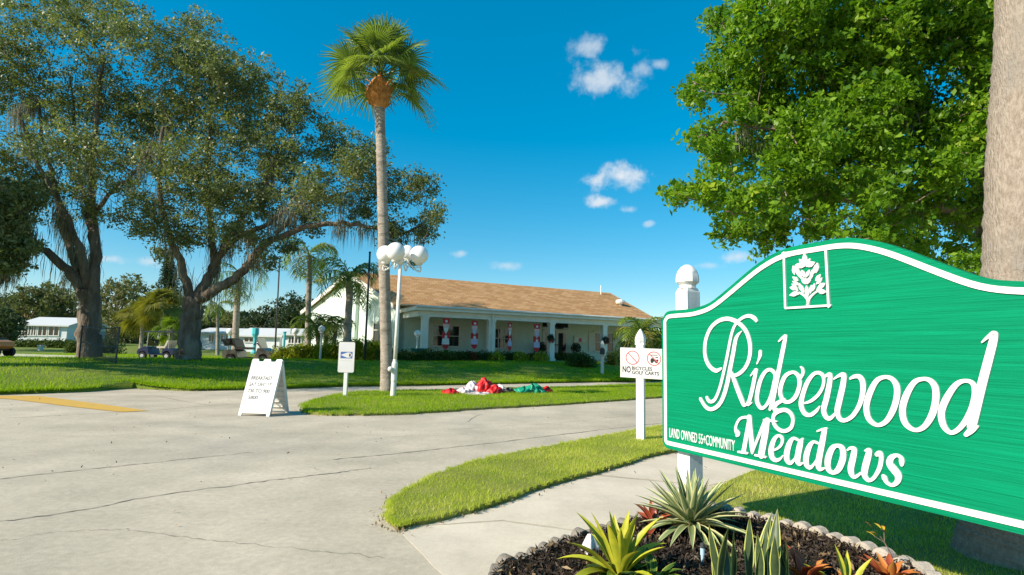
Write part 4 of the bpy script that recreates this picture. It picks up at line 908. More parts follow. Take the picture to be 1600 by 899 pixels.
feather_palm('rightmost stem of the pygmy date palms by the gable wall', 28.2, [(519,560),(524,520),(525,508)], .1, 16, 1.4, 1.9, .35, name='date_palm', els=(60,35,15,0), group='pygmy date palms', w=.018)
feather_palm('bushy yellow-green areca palm at the right end of the clubhouse', 25, [(1000,560),(1001,545),(1002,530)], .16, 30, 1.85, 1.7, .55, name='areca_palm', els=(80,60,42,25,5,-15), w=.03, tm='palmtrunk', dead=5)

# ---- hedges and shrubs
def shrub(name, label, pts, rx, h, m, n, leaf, group=None, cat='shrub', ry=None):
    """leafy mass over a chain of ground points"""
    B = np.array(pts[0]); root = empty(name, B); tag(root, label, cat, group); Cs = []; mb = MB(); ry = ry or rx
    for p in pts:
        q = np.array(p)-B
        C = in_ball(n, .33); C[:, 2] = np.abs(C[:, 2]); lump = 1+.18*np.sin(C[:, :1]*5+rng.uniform(0, 6))*np.cos(C[:, 1:2]*4)
        Cs.append(C*lump*np.array([rx, ry, h])*rng.uniform(.85, 1.12)+q+np.array([0, 0, .05]))
        for _ in range(4):
            e = in_ball(1)[0]*np.array([rx*.6, ry*.6, 0])+np.array([0, 0, h*.7]); mb.tube([q, q+e], [.02,.01], 4)
    C = np.concatenate(Cs); mb.build('stem', M['bark'], root); obj('foliage', leaf_cloud('foliage', C, np.clip(rng.normal(.45, .2, len(C)), 0, 1), *leaf, M[m], up=.6), root)
    return root

# ---------------------------------------------------------------- clubhouse
BAZ = R_(62.27); BX = np.array([math.sin(BAZ), math.cos(BAZ), 0]); BY = np.array([-BX[1], BX[0], 0])
C1 = at(663, 520, 29.5); C1[2] = 0
def BL(px, py, y):
    """local x, z on the clubhouse plane at depth y behind the porch front"""
    o = C1+BY*y; n = BY; r = ray(px, py); t = ((o-CAM)@n)/(r@n); p = CAM+r*t; return float((p-o)@BX), float(p[2])
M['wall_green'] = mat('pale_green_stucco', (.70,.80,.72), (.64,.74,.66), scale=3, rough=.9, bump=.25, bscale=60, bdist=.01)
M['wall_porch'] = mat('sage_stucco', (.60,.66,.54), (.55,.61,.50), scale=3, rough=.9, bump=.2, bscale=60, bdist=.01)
M['cream'] = mat('cream_trim', (.66,.62,.50), (.60,.56,.45), scale=4, rough=.6)
M['glass'] = mat('dark_glass', (.012,.014,.016), rough=.06, spec=.8)
M['door'] = mat('door_white', (.62,.58,.50), rough=.5)
M['teal_box'] = mat('teal_cabinet', (.02,.15,.11), rough=.6)
M['slab'] = mat('porch_slab', (.42,.38,.32), rough=.9)
M['red_paint'] = mat('red_paint', (.52,.02,.03), rough=.5); M['lilac'] = mat('lilac_paint', (.52,.44,.62), rough=.5); M['skin_pink'] = mat('pink_paint', (.70,.45,.42), rough=.5)
M['wreath'] = leafmat('wreath_needles', (.012,.03,.012), (.04,.07,.03), trans=.1, rough=.7)
def shingles():
    m = bpy.data.materials.new('tan_shingles'); m.use_nodes = True; nt = m.node_tree; N = nt.nodes; L = nt.links; b = N['Principled BSDF']; b.inputs['Roughness'].default_value = .9; b.inputs['Specular IOR Level'].default_value = .15
    tc = N.new('ShaderNodeTexCoord'); mp = N.new('ShaderNodeMapping'); L.new(tc.outputs['Object'], mp.inputs[0])
    br = N.new('ShaderNodeTexBrick'); br.inputs['Scale'].default_value = 1; br.inputs['Brick Width'].default_value = .5; br.inputs['Row Height'].default_value = .3; br.inputs['Mortar Size'].default_value = .008
    br.inputs['Color1'].default_value = (.46,.25,.105,1); br.inputs['Color2'].default_value = (.64,.375,.18,1); br.inputs['Mortar'].default_value = (.20,.10,.045,1); br.inputs['Bias'].default_value = -.1
    L.new(mp.outputs[0], br.inputs[0]); nz = N.new('ShaderNodeTexNoise'); nz.inputs['Scale'].default_value = 4; nz.inputs['Detail'].default_value = 6; L.new(mp.outputs[0], nz.inputs[0])
    mx = N.new('ShaderNodeMix'); mx.data_type = 'RGBA'; mx.blend_type = 'MULTIPLY'; mx.inputs[0].default_value = .5; L.new(br.outputs[0], mx.inputs[6]); L.new(nz.outputs['Color'], mx.inputs[7])
    rp = N.new('ShaderNodeMix'); rp.data_type = 'RGBA'; rp.inputs[0].default_value = .45; L.new(br.outputs[0], rp.inputs[7]); L.new(mx.outputs[2], rp.inputs[6]); L.new(rp.outputs[2], b.inputs['Base Color'])
    bp = N.new('ShaderNodeBump'); bp.inputs['Strength'].default_value = .6; bp.inputs['Distance'].default_value = .02; L.new(br.outputs['Fac'], bp.inputs['Height']); bp.invert = True; L.new(bp.outputs[0], b.inputs['Normal'])
    return m
M['roof'] = shingles()
def clubhouse():
    rz = math.atan2(BX[1], BX[0]); root = empty('clubhouse', C1, rz); tag(root, 'pale green clubhouse with tan shingle roof and white columned porch', 'building')
    fl = .72; ev = BL(663, 478, -.35)[1]; bb = BL(663, 495, 0)[1]
    xg = lambda px, d: BL(px, 470, d)[0]
    WY, RY, KY = 2.6, 8.0, 13.4
    gx = {WY: xg(625, WY), RY: xg(551, RY), KY: xg(480, KY)}
    zr = BL(690, 436, RY)[1]; zw = BL(622, 476, WY)[1]; XE = BL(985, 500, WY)[0]+2; xr = BL(953, 457, RY)[0]
    MB().box((-.5,-.3,-.2),(XE-1,WY,fl)).build('porch_floor', M['slab'], root)
    # walls
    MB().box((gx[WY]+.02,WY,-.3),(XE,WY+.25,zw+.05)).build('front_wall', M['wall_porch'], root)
    P = [(gx[WY], WY), (gx[RY], RY), (gx[KY], KY)]
    mb = MB(); zt = {0: zw-.08, 1: zr-.12, 2: zw-.08}; th = np.array([.25, 0])
    mb.add([(P[i][0], P[i][1], -.3) for i in range(3)]+[(P[i][0], P[i][1], zt[i]) for i in range(3)]+[(P[i][0]+.3, P[i][1], -.3) for i in range(3)]+[(P[i][0]+.3, P[i][1], zt[i]) for i in range(3)],
           [(0,1,4,3),(1,2,5,4),(6,9,10,7),(7,10,11,8),(0,3,9,6),(2,8,11,5),(3,4,10,9),(4,5,11,10)]); mb.build('gable_wall', M['wall_green'], root)
    MB().box((gx[KY]+.3,KY-.25,-.3),(XE,KY,zw)).build('rear_wall', M['wall_green'], root); MB().box((XE-.25,WY+.26,-.3),(XE,KY-.26,zw)).build('end_wall', M['wall_green'], root)
    # roof: two slopes, hip at the far end, shallow porch roof
    def slab(name, q, t=.1, m='roof', par=root):
        # own object frame so that shingle courses follow the eaves
        a, b_, c_, d_ = [np.array(v, float) for v in q]; x = (b_-a)/np.linalg.norm(b_-a); y = d_-a; y -= x*(y@x); y /= np.linalg.norm(y); z = np.cross(x, y)
        loc = [np.array([(p-a)@x, (p-a)@y, 0]) for p in (a, b_, c_, d_)]
        mb = MB(); mb.hexa([tuple(p+np.array([0,0,-t])) for p in loc]+[tuple(p) for p in loc]); o = mb.build(name, M[m], par)
        o.matrix_local = Matrix(((x[0],y[0],z[0],a[0]),(x[1],y[1],z[1],a[1]),(x[2],y[2],z[2],a[2]),(0,0,0,1))); return o
    ovg = -.35; xe = XE+.5
    A = (gx[WY]+ovg, WY, zw); R0 = (gx[RY]+ovg, RY, zr); R1 = (xr, RY, zr); E1 = (xe, WY, zw)
    slab('roof', [A, E1, R1, R0]); slab('porch_roof', [(-.55,-.42,ev), (xe,-.42,ev), (xe,WY,zw), (gx[WY]+ovg,WY,zw)], .08)
    slab('rear_roof', [(xe,KY+.3,zw),(gx[KY]+ovg,KY+.3,zw),R0,R1]); slab('hip_roof', [(xe,WY,zw),(xe,KY+.3,zw),(xr,RY,zr),(xr+.02,RY-.02,zr)])
    # rake boards
    mb = MB()
    for (a, b_) in ((A, R0), (R0, (gx[KY]+ovg, KY+.3, zw))):
        a, b_ = np.array(a), np.array(b_); s = np.array([-.03, 0, 0]); dn = np.array([0, 0, -.28]); mb.hexa([a+s+dn, a-s+dn, b_-s+dn, b_+s+dn, a+s, a-s, b_-s, b_+s])
    mb.build('rake_board', M['white_trim'], root)
    # porch beam, fascia, gutter
    MB().box((-.42,-.18,bb),(XE,.16,ev-.22)).build('porch_beam', M['white_trim'], root); MB().box((-.42,.162,bb),(-.1,WY-.01,ev-.22)).build('side_beam', M['white_trim'], root)
    MB().box((-.62,-.46,ev-.24),(xe,-.40,ev-.02)).build('fascia', M['white_trim'], root); MB().box((-.62,-.398,ev-.24),(-.56,WY,ev-.02)).build('side_fascia', M['white_trim'], root)
    MB().box((-.555,-.397,ev-.235),(xe-.1,WY-.02,ev-.215)).build('porch_ceiling', M['cream'], root)
    MB().tube([(-.66,-.5,ev-.05),(xe,-.5,ev-.05)], .06, 8).build('gutter', M['white'], root)
    # columns
    for i, px in enumerate((663, 767, 861, 943.5)):
        x = BL(px, 520, 0)[0]; w = .16 if i != 1 else .2
        mb = MB(); mb.box((x-w,-.16,fl),(x+w,.14,bb)); mb.box((x-w-.05,-.21,fl),(x+w+.05,.19,fl+.14)); mb.box((x-w-.04,-.2,bb-.1),(x+w+.04,.18,bb-.002)); mb.build('column', M['white_trim'], root)
    MB().tube([(BL(770,490,-.2)[0],-.24,fl),(BL(770,490,-.2)[0],-.24,ev-.2)], .045, 8).build('downpipe', M['white_trim'], root)
    # windows on the front wall
    yw = WY-.02
    def win(x0, x1, z0, z1, mull=1, shut=(1, 1), sw=.42, wreath=False):
        mb = MB(); mb.box((x0,yw-.03,z0),(x1,yw+.015,z1)); w = mb.build('window', M['glass'], root)
        t = .09; mb = MB(); mb.box((x0-t,yw-.07,z1),(x1+t,yw+.01,z1+t*1.8)); mb.box((x0-t,yw-.09,z0-t),(x1+t,yw+.01,z0)); mb.box((x0-t,yw-.06,z0),(x0,yw+.01,z1)); mb.box((x1,yw-.06,z0),(x1+t,yw+.01,z1)); mb.build('window_frame', M['cream'], w)
        mb = MB()
        for i in range(mull): xm = x0+(x1-x0)*(i+1)/(mull+1); mb.box((xm-.03,yw-.055,z0),(xm+.03,yw-.028,z1))
        mb.box((x0,yw-.05,(z0+z1)/2-.02),(x1,yw-.029,(z0+z1)/2+.02)); mb.build('mullion', M['cream'], w)
        for s, on in zip((-1, 1), shut):
            if not on: continue
            a = x0-t-sw if s < 0 else x1+t; mb = MB(); mb.box((a,yw-.05,z0-.05),(a+sw,yw+.01,z1+.08))
            for k in range(12): z = z0+.05+(z1-z0-.1)*k/12; mb.box((a+.06,yw-.062,z),(a+sw-.06,yw-.049,z+(z1-z0)/26))
            mb.build('shutter', M['cream'], root)
    w1 = [BL(677, 509, yw), BL(716, 541, yw)]; win(w1[0][0], w1[1][0], w1[1][1], w1[0][1], 1)
    w2 = [BL(769, 514, yw), BL(797, 544, yw)]; win(w2[0][0], w2[1][0], w2[1][1], w2[0][1], 2)
    w3 = [BL(929, 521, yw), BL(957, 549, yw)]; win(w3[0][0], w3[1][0], w3[1][1], w3[0][1], 1)
    # double door with transom
    d0, d1 = BL(848, 515, yw), BL(887, 552, yw); zt_ = d0[1]
    MB().box((d0[0],yw-.02,zt_+.08),(d1[0],yw+.01,zt_+.5)).build('transom', M['glass'], root)
    xm = (d0[0]+d1[0])/2
    for a, b_ in ((d0[0], xm-.02), (xm+.02, d1[0])):
        d = MB().box((a,yw-.05,fl),(b_,yw+.01,zt_)).build('door', M['door'], root); MB().box((a+.18,yw-.062,fl+.35),(b_-.18,yw-.049,zt_-.2)).build('pane', M['glass'], d)
        MB().sphere((b_-.08 if a == d0[0] else a+.08, yw-.1, fl+1.0), .05, 8, 6).build('handle', M['dark_metal'], d)
    n0, n1 = BL(896, 525, yw), BL(916, 537, yw); o = MB().box((n0[0],yw-.07,n1[1]),(n1[0],yw+.01,n0[1])).build('notice_board', M['cream'], root)
    w_ = n1[0]-n0[0]
    for k in range(3): MB().box((n0[0]+w_*(.1+.28*k),yw-.08,n1[1]+.1),(n0[0]+w_*(.3+.28*k),yw-.069,n0[1]-.1-.05*k)).build('pinned_sheet', M['sign_face'] if k != 1 else M['red_ring'], o)
    # gable window on the skewed end wall
    p, q = np.array([gx[WY], WY]), np.array([gx[RY], RY]); dirv = (q-p)/np.linalg.norm(q-p); nv = np.array([-dirv[1], dirv[0]])
    if nv[0] > 0: nv = -nv
    def GW(px, py):
        o3 = C1+BX*p[0]+BY*p[1]; dw = BX*dirv[0]+BY*dirv[1]; nw = np.array([dw[1], -dw[0], 0]); r = ray(px, py); t = ((o3-CAM)@nw)/(r@nw); pt = CAM+r*t; return float((pt-o3)@dw), float(pt[2])
    def gbox(name, s0, s1, z0, z1, o0, o1, m, par=root):
        c = [p+dirv*s+nv*o for s, o in ((s0,o0),(s1,o0),(s1,o1),(s0,o1))]; return MB().hexa([(*k, z0) for k in c]+[(*k, z1) for k in c]).build(name, M[m], par)
    s1, z1 = GW(586, 506); s0, z0 = GW(600, 535); g = gbox('window', s0, s1, z0, z1, -.01, .05, 'glass')
    gbox('window_frame', s0-.12, s1+.12, z1, z1+.14, .0, .09, 'cream', g); gbox('window_frame', s0-.12, s1+.12, z0-.12, z0, .0, .11, 'cream', g); gbox('window_frame', s1, s1+.12, z0, z1, 0, .09, 'cream', g); gbox('window_frame', s0-.12, s0, z0, z1, 0, .09, 'cream', g)
    gbox('mullion', (s0+s1)/2-.03, (s0+s1)/2+.03, z0, z1, .045, .07, 'cream', g); gbox('mullion', s0, s1, (z0*.35+z1*.65)-.03, (z0*.35+z1*.65)+.03, .045, .075, 'cream', g)
    sp, _ = GW(559, 500); gbox('pilaster', sp-.1, sp+.9, -.3, zr-.9, -.01, .25, 'wall_green')
    # roof vent and pipe
    x, z = BL(969, 472, 5.2); v = MB().lathe([(.14,-.5),(.14,0),(.3,.06),(.36,.2),(.3,.34),(.1,.4)], 12, (x, 5.2, z-.2)).build('roof_vent', M['white'], root)
    x, z = BL(939, 456, 7.4); MB().tube([(x,7.4,z-.5),(x,7.4,z+.5)], .045, 8).build('vent_pipe', M['white_trim'], root)
    return dict(root=root, fl=fl, bb=bb, ev=ev, WY=WY, rz=rz)
CH = clubhouse()
def bworld(x, y, z): return C1+BX*x+BY*y+np.array([0, 0, z])

def porch_things():
    rz = CH['rz']
    seq = [(697.5,497,547,'leftmost'),(742,501,546,'second from left'),(797,504,549,'third from left'),(839,506,551,'rightmost')]
    for i, (px, y0, y1, w) in enumerate(seq):
        y = -.05; x, z1 = BL(px, y0, y); z0 = BL(px, y1, y)[1]; H = z1-z0; hw = .21 if i != 2 else .12
        root = empty('soldier_banner', bworld(x, y, z0), rz); tag(root, f'{w} of the hanging red and white soldier banners on the porch', 'banner', 'hanging soldier banners along the porch')
        def part(nm, poly, m, o=0.): MB().prism(poly, lambda u, v: (u*hw/.16, -.02-o, v*H), lambda u, v: (u*hw/.16, .02, v*H)).build(nm, M[m], root)
        part('hat', [(-.13,.82),(.13,.82),(.15,.99),(-.15,.99)], 'red_paint'); part('hat_badge', [(-.05,.86),(.05,.86),(.05,.93),(-.05,.93)], 'white', .01)
        part('face', [(-.12,.70),(.12,.70),(.14,.815),(-.14,.815)], 'skin_pink'); part('beard', [(0,.50),(.08,.60),(.11,.695),(-.11,.695),(-.08,.60)], 'white' if i % 2 == 0 else 'lilac')
        part('coat', [(-.17,.36),(.17,.36),(.16,.56),(.09,.56),(0,.46),(-.09,.56),(-.16,.56)], 'red_paint', .005); part('sash', [(-.06,.36),(.06,.36),(.05,.45),(-.05,.45)], 'white', .012)
        part('trousers', [(-.16,.17),(.16,.17),(.14,.355),(-.14,.355)], 'white' if i in (0,) else 'lilac'); part('boots', [(0,.0),(.1,.06),(.15,.165),(-.15,.165),(-.1,.06)], 'red_paint')
        MB().tube([(0,0,H*.99),(0,0,max(CH['bb']-z0, H)+.05)], .01, 4).build('cord', M['dark_metal'], root)
    for (px, py, r, lab) in ((861,529,5.5,'dark wreath hanging on the third porch column'),(947,532,5.5,'dark wreath hanging on the fourth porch column')):
        x, z = BL(px, py, -.3); k = 33/FPX; root = empty('wreath', bworld(x, -.28, z), rz); tag(root, lab, 'wreath')
        MB().tube([(math.cos(q)*r*k*.7, 0, math.sin(q)*r*k*.7) for q in np.linspace(0, 2*math.pi, 18)], .04, 6).build('ring', M['dark_metal'], root)
        a = rng.uniform(0, 6.28, 500); C = np.column_stack([np.cos(a)*r*k*.75, rng.normal(0, .05, 500), np.sin(a)*r*k*.75])+rng.normal(0, .05, (500, 3)); obj('needles', leaf_cloud('needles', C, rng.random(500), .12, .03, M['wreath']), root)
        MB().prism([(-.1,-.06),(0,0),(-.1,.06)], lambda u, v: (u,-.1,v-r*k*.7), lambda u, v: (u,-.06,v-r*k*.7)).prism([(.1,-.06),(0,0),(.1,.06)], lambda u, v: (u,-.1,v-r*k*.7), lambda u, v: (u,-.06,v-r*k*.7)).build('bow', M['red_paint'], root)
    for px, py, lab in ((846,543,'round dark potted shrub left of the porch door'),(900,544,'round dark potted shrub below the notice board')):
        x, z = BL(px, py, 2.0); root = empty('potted_shrub', bworld(x, 2.0, CH['fl']), rz); tag(root, lab, 'plant'); h = z-CH['fl']
        MB().lathe([(.16,0),(.22,.35),(.2,.36)], 12).build('pot', M['dark_metal'], root); MB().tube([(0,0,.3),(0,0,h)], .03, 6).build('stem', M['bark'], root)
        C = in_ball(900, .35)*.34+np.array([0, 0, h]); obj('foliage', leaf_cloud('foliage', C, rng.random(900)*.5, .09, .05, M['wreath']), root)
    # utility cabinet, second sandwich board by the entrance
    B = at(652, 556, 28.6); B[2] = float(hz(B[0], B[1])); root = empty('utility_cabinet', B, rz); tag(root, 'low teal utility cabinet at the left end of the porch hedge', 'cabinet')
    MB().box((-.42,-.3,0),(.42,.3,.62)).build('body', M['teal_box'], root); MB().box((-.44,-.33,.62),(.44,.33,.68)).build('lid', M['teal_box'], root)
    B = GT(985, 573, .03); k = B[1]/FPX; root = empty('sandwich_board', B, rz-.3); tag(root, 'small white sandwich board near the clubhouse entrance', 'sign')
    for s, nm in ((-1, 'front_panel'), (1, 'rear_panel')): MB().hexa([(-.33,s*.32,0),(.33,s*.32,0),(.33,s*.32+.03,0),(-.33,s*.32+.03,0),(-.30,s*.03,1.05),(.30,s*.03,1.05),(.30,s*.03+.03,1.05),(-.30,s*.03+.03,1.05)]).build(nm, M['white'], root)
porch_things()

small_lamp(650.5, 516, 562, 0, 'small white globe lamp in front of the porch corner', 28.6)
small_lamp(500, 509, 562, 0, 'small white globe lamp beside the pygmy date palms', 26.2)
small_lamp(459, 513, 556, 0, 'small white globe lamp in front of the white bungalow', 30)
small_lamp(357, 513, 548, 0, 'small white globe lamp behind the tan golf cart', 38)

def on(px, py, Y, lift=.04):
    p = at(px, py, Y); p[2] = float(hz(p[0], p[1]))+lift; return p
def hedges():
    pts = [GT(x, 566, .04) for x in np.linspace(600, 888, 38)]
    shrub('hedge', 'long low dark clipped hedge along the clubhouse porch', pts, .5, .52, 'hedge', 700, (.09,.05), cat='hedge')
    shrub('shrub', 'rounded green shrub at the right end of the porch hedge', [on(x, 569, 29.5) for x in (900, 908, 916)], .6, .8, 'hedge', 1400, (.11,.05), 'porch shrubs')
    shrub('shrub', 'green shrub beside the small sandwich board', [on(958, 568, 32)], .6, .95, 'hedge', 1600, (.12,.05), 'porch shrubs')
    for i, (xs, y, h, lab) in enumerate(((range(598, 552, -7), 563, .95, 'yellow-green croton shrub between the tall palm and the notice sign'), (range(552, 524, -7), 564, .9, 'yellow-green croton shrub right behind the notice sign'), (range(522, 498, -6), 563, .8, 'yellow-green croton shrub beside the date palms'), (range(492, 462, -7), 559, .8, 'yellow-green croton shrub left of the date palms'), (range(456, 430, -7), 558, .85, 'yellow-green croton shrub beside the dark pole'))):
        shrub('croton_shrub', lab, [tuple(on(x, y, 26.8+.9*(x < 498))) for x in xs], .5, h, 'croton', 700, (.16,.06), 'croton shrubs')
    for i, (px, lab) in enumerate(((694,'low croton in the porch bed under the leftmost banner'), (735,'low croton in the porch bed under the second banner'), (775,'low croton in the porch bed by the second column'), (812,'low croton in the porch bed under the third banner'), (845,'low croton in the porch bed under the rightmost banner'))):
        B = bworld(BL(px, 555, -.7)[0], -.75, 0); B[2] = float(hz(B[0], B[1]))+.05
        shrub('bed_croton', lab, [B], .5, .55, 'croton' if i != 1 else 'redcroton', 420, (.14,.06), 'crotons in the porch bed')
M['redcroton'] = leafmat('red_croton_leaves', (.10,.02,.015), (.25,.07,.02), trans=.3, rough=.45)
hedges()

# ---------------------------------------------------------------- vehicles and far houses
M['cart_tan'] = mat('cart_tan_paint', (.115,.10,.08), rough=.35, spec=.5); M['cart_blue'] = mat('cart_blue_paint', (.006,.010,.045), rough=.3, spec=.5)
M['tyre'] = mat('tyre_rubber', (.015,.015,.016), rough=.8); M['rim'] = mat('wheel_rim', (.4,.4,.42), rough=.4, metal=.6); M['seat'] = mat('dark_vinyl', (.03,.028,.026), rough=.5); M['chrome'] = mat('frame_metal', (.45,.45,.45), rough=.35, metal=.7)
M['canopy'] = mat('navy_canopy', (.012,.02,.05), rough=.4); M['orange'] = mat('orange_paint', (.42,.17,.03), rough=.4); M['beige_seat'] = mat('beige_vinyl', (.45,.40,.32), rough=.5)
def golf_cart(px, Y, label, body, roof, rz, seat='seat', s=1.):
    B = at(px, 560, Y); B[2] = float(hz(B[0], B[1]))+.07; root = empty('golf_cart', B, rz); root.scale = (s, s, s); tag(root, label, 'golf cart')
    W_ = .56
    prof = [(-1.18,.32),(-1.2,.62),(-1.05,.72),(-.62,.74),(-.5,.66),(-.42,.36),(.28,.34),(.42,.42),(.52,.82),(.72,.84),(1.1,.66),(1.2,.5),(1.18,.34),(1.06,.33),(1.0,.5),(.82,.56),(.64,.5),(.58,.33),(-.5,.28),(-.56,.5),(-.76,.58),(-.96,.5),(-1.02,.32)]
    b = MB().prism(prof, lambda u, v: (u, -W_, v), lambda u, v: (u, W_, v)).build('body', M[body], root)
    MB().box((-.62,-.5,.741),(-.05,.5,.86)).build('seat_cushion', M[seat], root); MB().hexa([(-.66,-.5,.86),(-.54,-.5,.86),(-.54,.5,.86),(-.66,.5,.86),(-.80,-.5,1.25),(-.70,-.5,1.25),(-.70,.5,1.25),(-.80,.5,1.25)]).build('seat_back', M[seat], root)
    MB().box((-.4,-.5,.36),(.4,.5,.365)).build('floor_mat', M['tyre'], root)
    for x in (-.78, .82):
        for y in (-.5, .5):
            w = MB(); w.tube([(x,y-.09,.23),(x,y+.09,.23)], .23, 16); o = w.build('wheel', M['tyre'], root); MB().tube([(x,y-.1,.23),(x,y+.1,.23)], .12, 12).build('rim', M['rim'], o)
    MB().tube([(.5,.22,.7),(.16,.22,1.08)], .025, 6).build('steering_column', M['dark_metal'], root)
    c = Vector((.15,.22,1.09)); d = Vector((-.67,0,.74)).normalized(); a = Vector((0,1,0)); e = d.cross(a)
    MB().tube([c+(a*math.cos(q)+e*math.sin(q))*.17 for q in np.linspace(0, 2*math.pi, 15)], .02, 5, False).build('steering_wheel', M['dark_metal'], root)
    MB().tube([(-.95,-.45,.72),(-.98,-.45,1.0),(-1.1,-.45,1.02)], .02, 5).tube([(-.95,.45,.72),(-.98,.45,1.0),(-1.1,.45,1.02)], .02, 5).build('bag_rack', M['dark_metal'], root)
    for y in (-.4, .4): MB().sphere((1.16,y,.58), .07, 10, 6).build('headlight', M['sign_face'], root)
    if roof:
        for x in (-.85, .6):
            for y in (-.5, .5): MB().tube([(x,y,.7),(x*.95,y,1.76)], .02, 6).build('roof_post', M['chrome'], root)
        MB().box((-1.05,-.58,1.76),(.85,.58,1.83)).build('canopy', M[roof], root)
        MB().hexa([(.56,-.5,.86),(.575,-.5,.86),(.575,.5,.86),(.56,.5,.86),(.5,-.5,1.3),(.515,-.5,1.3),(.515,.5,1.3),(.5,.5,1.3)]).build('windscreen', M['glass'], root)
    else:
        MB().hexa([(-1.12,-.5,.9),(-.92,-.5,.95),(-.92,.5,.95),(-1.12,.5,.9),(-1.3,-.52,1.22),(-.85,-.52,1.30),(-.85,.52,1.30),(-1.3,.52,1.22)]).build('folded_top', M['seat'], root)
        MB().hexa([(.60,-.5,.84),(.62,-.5,.84),(.62,.5,.84),(.60,.5,.84),(.42,-.5,1.35),(.44,-.5,1.35),(.44,.5,1.35),(.42,.5,1.35)]).build('windscreen', M['glass'], root)
golf_cart(392, 28., 'tan golf cart without a roof parked right of the oak', 'cart_tan', None, R_(2), s=.98)
golf_cart(250, 33., 'dark blue golf cart with flat navy roof between the oaks', 'cart_blue', 'canopy', R_(178), 'beige_seat', s=.9)
def mower():
    B = at(-12, 561, 31.); B[2] = float(hz(B[0], B[1]))+.07; root = empty('utility_vehicle', B, R_(5)); tag(root, 'orange and black utility vehicle cut off by the left edge', 'vehicle')
    MB().prism([(-1,.45),(.55,.45),(.7,.6),(.65,.85),(.2,.98),(-1,.95)], lambda u, v: (u,-.5,v), lambda u, v: (u,.5,v)).build('body', M['orange'], root)
    MB().box((-.9,-.52,.96),(.1,.52,1.1)).build('seat', M['seat'], root)
    for x in (-.6, .45):
        for y in (-.5, .5): o = MB().tube([(x,y-.1,.28),(x,y+.1,.28)], .28, 14).build('wheel', M['tyre'], root)
    MB().box((-.9,-.4,.35),(.6,.4,.44)).build('chassis', M['tyre'], root)
mower()
def mesh_screen():
    Bl, Br = at(123, 566, 20.), at(180, 573, 18.6); Bl[2] = float(hz(Bl[0], Bl[1])); Br[2] = float(hz(Br[0], Br[1])); root = empty('mesh_screen', Bl); tag(root, 'low black mesh screen on two stakes in front of the left oak', 'fence'); d = Br-Bl
    MB().tube([(0,0,-.05),(0,0,1.25)], .03, 6).build('stake', M['dark_metal'], root); MB().tube([tuple(d+np.array([0,0,-.05])), tuple(d+np.array([.02,0,1.3]))], .03, 6).build('stake', M['dark_metal'], root)
    MB().tube([(0,0,1.22), tuple(d/2+np.array([0,0,1.17])), tuple(d+np.array([0,0,1.26]))], .02, 5).build('top_cord', M['dark_metal'], root)
    MB().tube([(0,0,.66), tuple(d/2+np.array([0,0,.6])), tuple(d+np.array([0,0,.62]))], .015, 5).build('middle_cord', M['dark_metal'], root)
    mb = MB()
    for t in np.linspace(.02, .98, 44):
        p = d*t; z = 1.2-.1*math.sin(math.pi*t); mb.tube([tuple(p+np.array([0,0,.1])), tuple(p+np.array([0,0,z]))], .007, 3, False)
    for z in np.linspace(.12, 1.1, 22): mb.tube([(0,0,z), tuple(d/2+np.array([0,0,z-.05])), tuple(d+np.array([0,0,z]))], .006, 3, False)
    o = mb.build('netting', M['dark_metal'], root); o['kind'] = 'stuff'
mesh_screen()
M['white_siding'] = mat('white_siding', (.70,.72,.73), (.64,.66,.68), scale=2, rough=.7); M['metal_roof'] = mat('white_metal_roof', (.62,.61,.58), rough=.5); M['aqua'] = mat('aqua_paint', (.10,.50,.54), rough=.5); M['paleblue'] = mat('pale_blue_siding', (.50,.66,.74), rough=.7)
def house(name, label, Y, px0, px1, pyb, pye, pyr, depth, wins, rz=0., siding='white_siding', roofm='metal_roof', ov=.4):
    a = at(px0, pyb, Y); b = at(px1, pyb, Y); root = empty(name, (a[0], Y, a[2]), rz); tag(root, label, 'house'); Wd = b[0]-a[0]
    ze = at(px0, pye, Y)[2]-a[2]; zr = at(px0, pyr, Y)[2]-a[2]
    MB().box((0,0,-1.),(Wd,depth,ze)).build('wall', M[siding], root)
    r = MB().prism([(-ov,ze-.08),(depth/2,zr),(depth+ov,ze-.08),(depth+ov,ze+.06),(depth/2,zr+.16),(-ov,ze+.06)], lambda u, v: (-ov,u,v), lambda u, v: (Wd+ov,u,v)).build('roof', M[roofm], root)
    MB().prism([(.05,ze-.05),(depth/2,zr-.03),(depth-.05,ze-.05)], lambda u, v: (.02,u,v), lambda u, v: (Wd-.02,u,v)).build('gable', M[siding], root)
    for (w0, w1, y0, y1) in wins:
        x0 = (at(w0, pyb, Y)-a)[0]; x1 = (at(w1, pyb, Y)-a)[0]; z1 = at(w0, y0, Y)[2]-a[2]; z0 = at(w0, y1, Y)[2]-a[2]
        w = MB().box((x0,-.06,z0),(x1,.05,z1)).build('window', M['glass'], root); t = .1
        mb = MB(); mb.box((x0-t,-.1,z0-t),(x1+t,.02,z0)); mb.box((x0-t,-.1,z1),(x1+t,.02,z1+t)); mb.box((x0-t,-.1,z0),(x0,.02,z1)); mb.box((x1,-.1,z0),(x1+t,.02,z1)); mb.box(((x0+x1)/2-.05,-.09,z0),((x0+x1)/2+.05,-.055,z1)); mb.build('frame', M['white'], w)
    return root
house('bungalow', 'white bungalow with metal roof and screened porch at far left', 66, 28, 100, 526, 508, 495, 7, [(30,38,509,524),(40,46,509,524),(48,54,509,524),(58,70,508,524),(74,88,508,524)], R_(4))
house('bungalow', 'long white bungalow with a low roof behind the tan golf cart', 58, 440, 556, 545, 523, 514, 7, [(451,459,527,536),(461,470,527,536),(477,488,527,536),(492,504,526,536)], R_(-2))
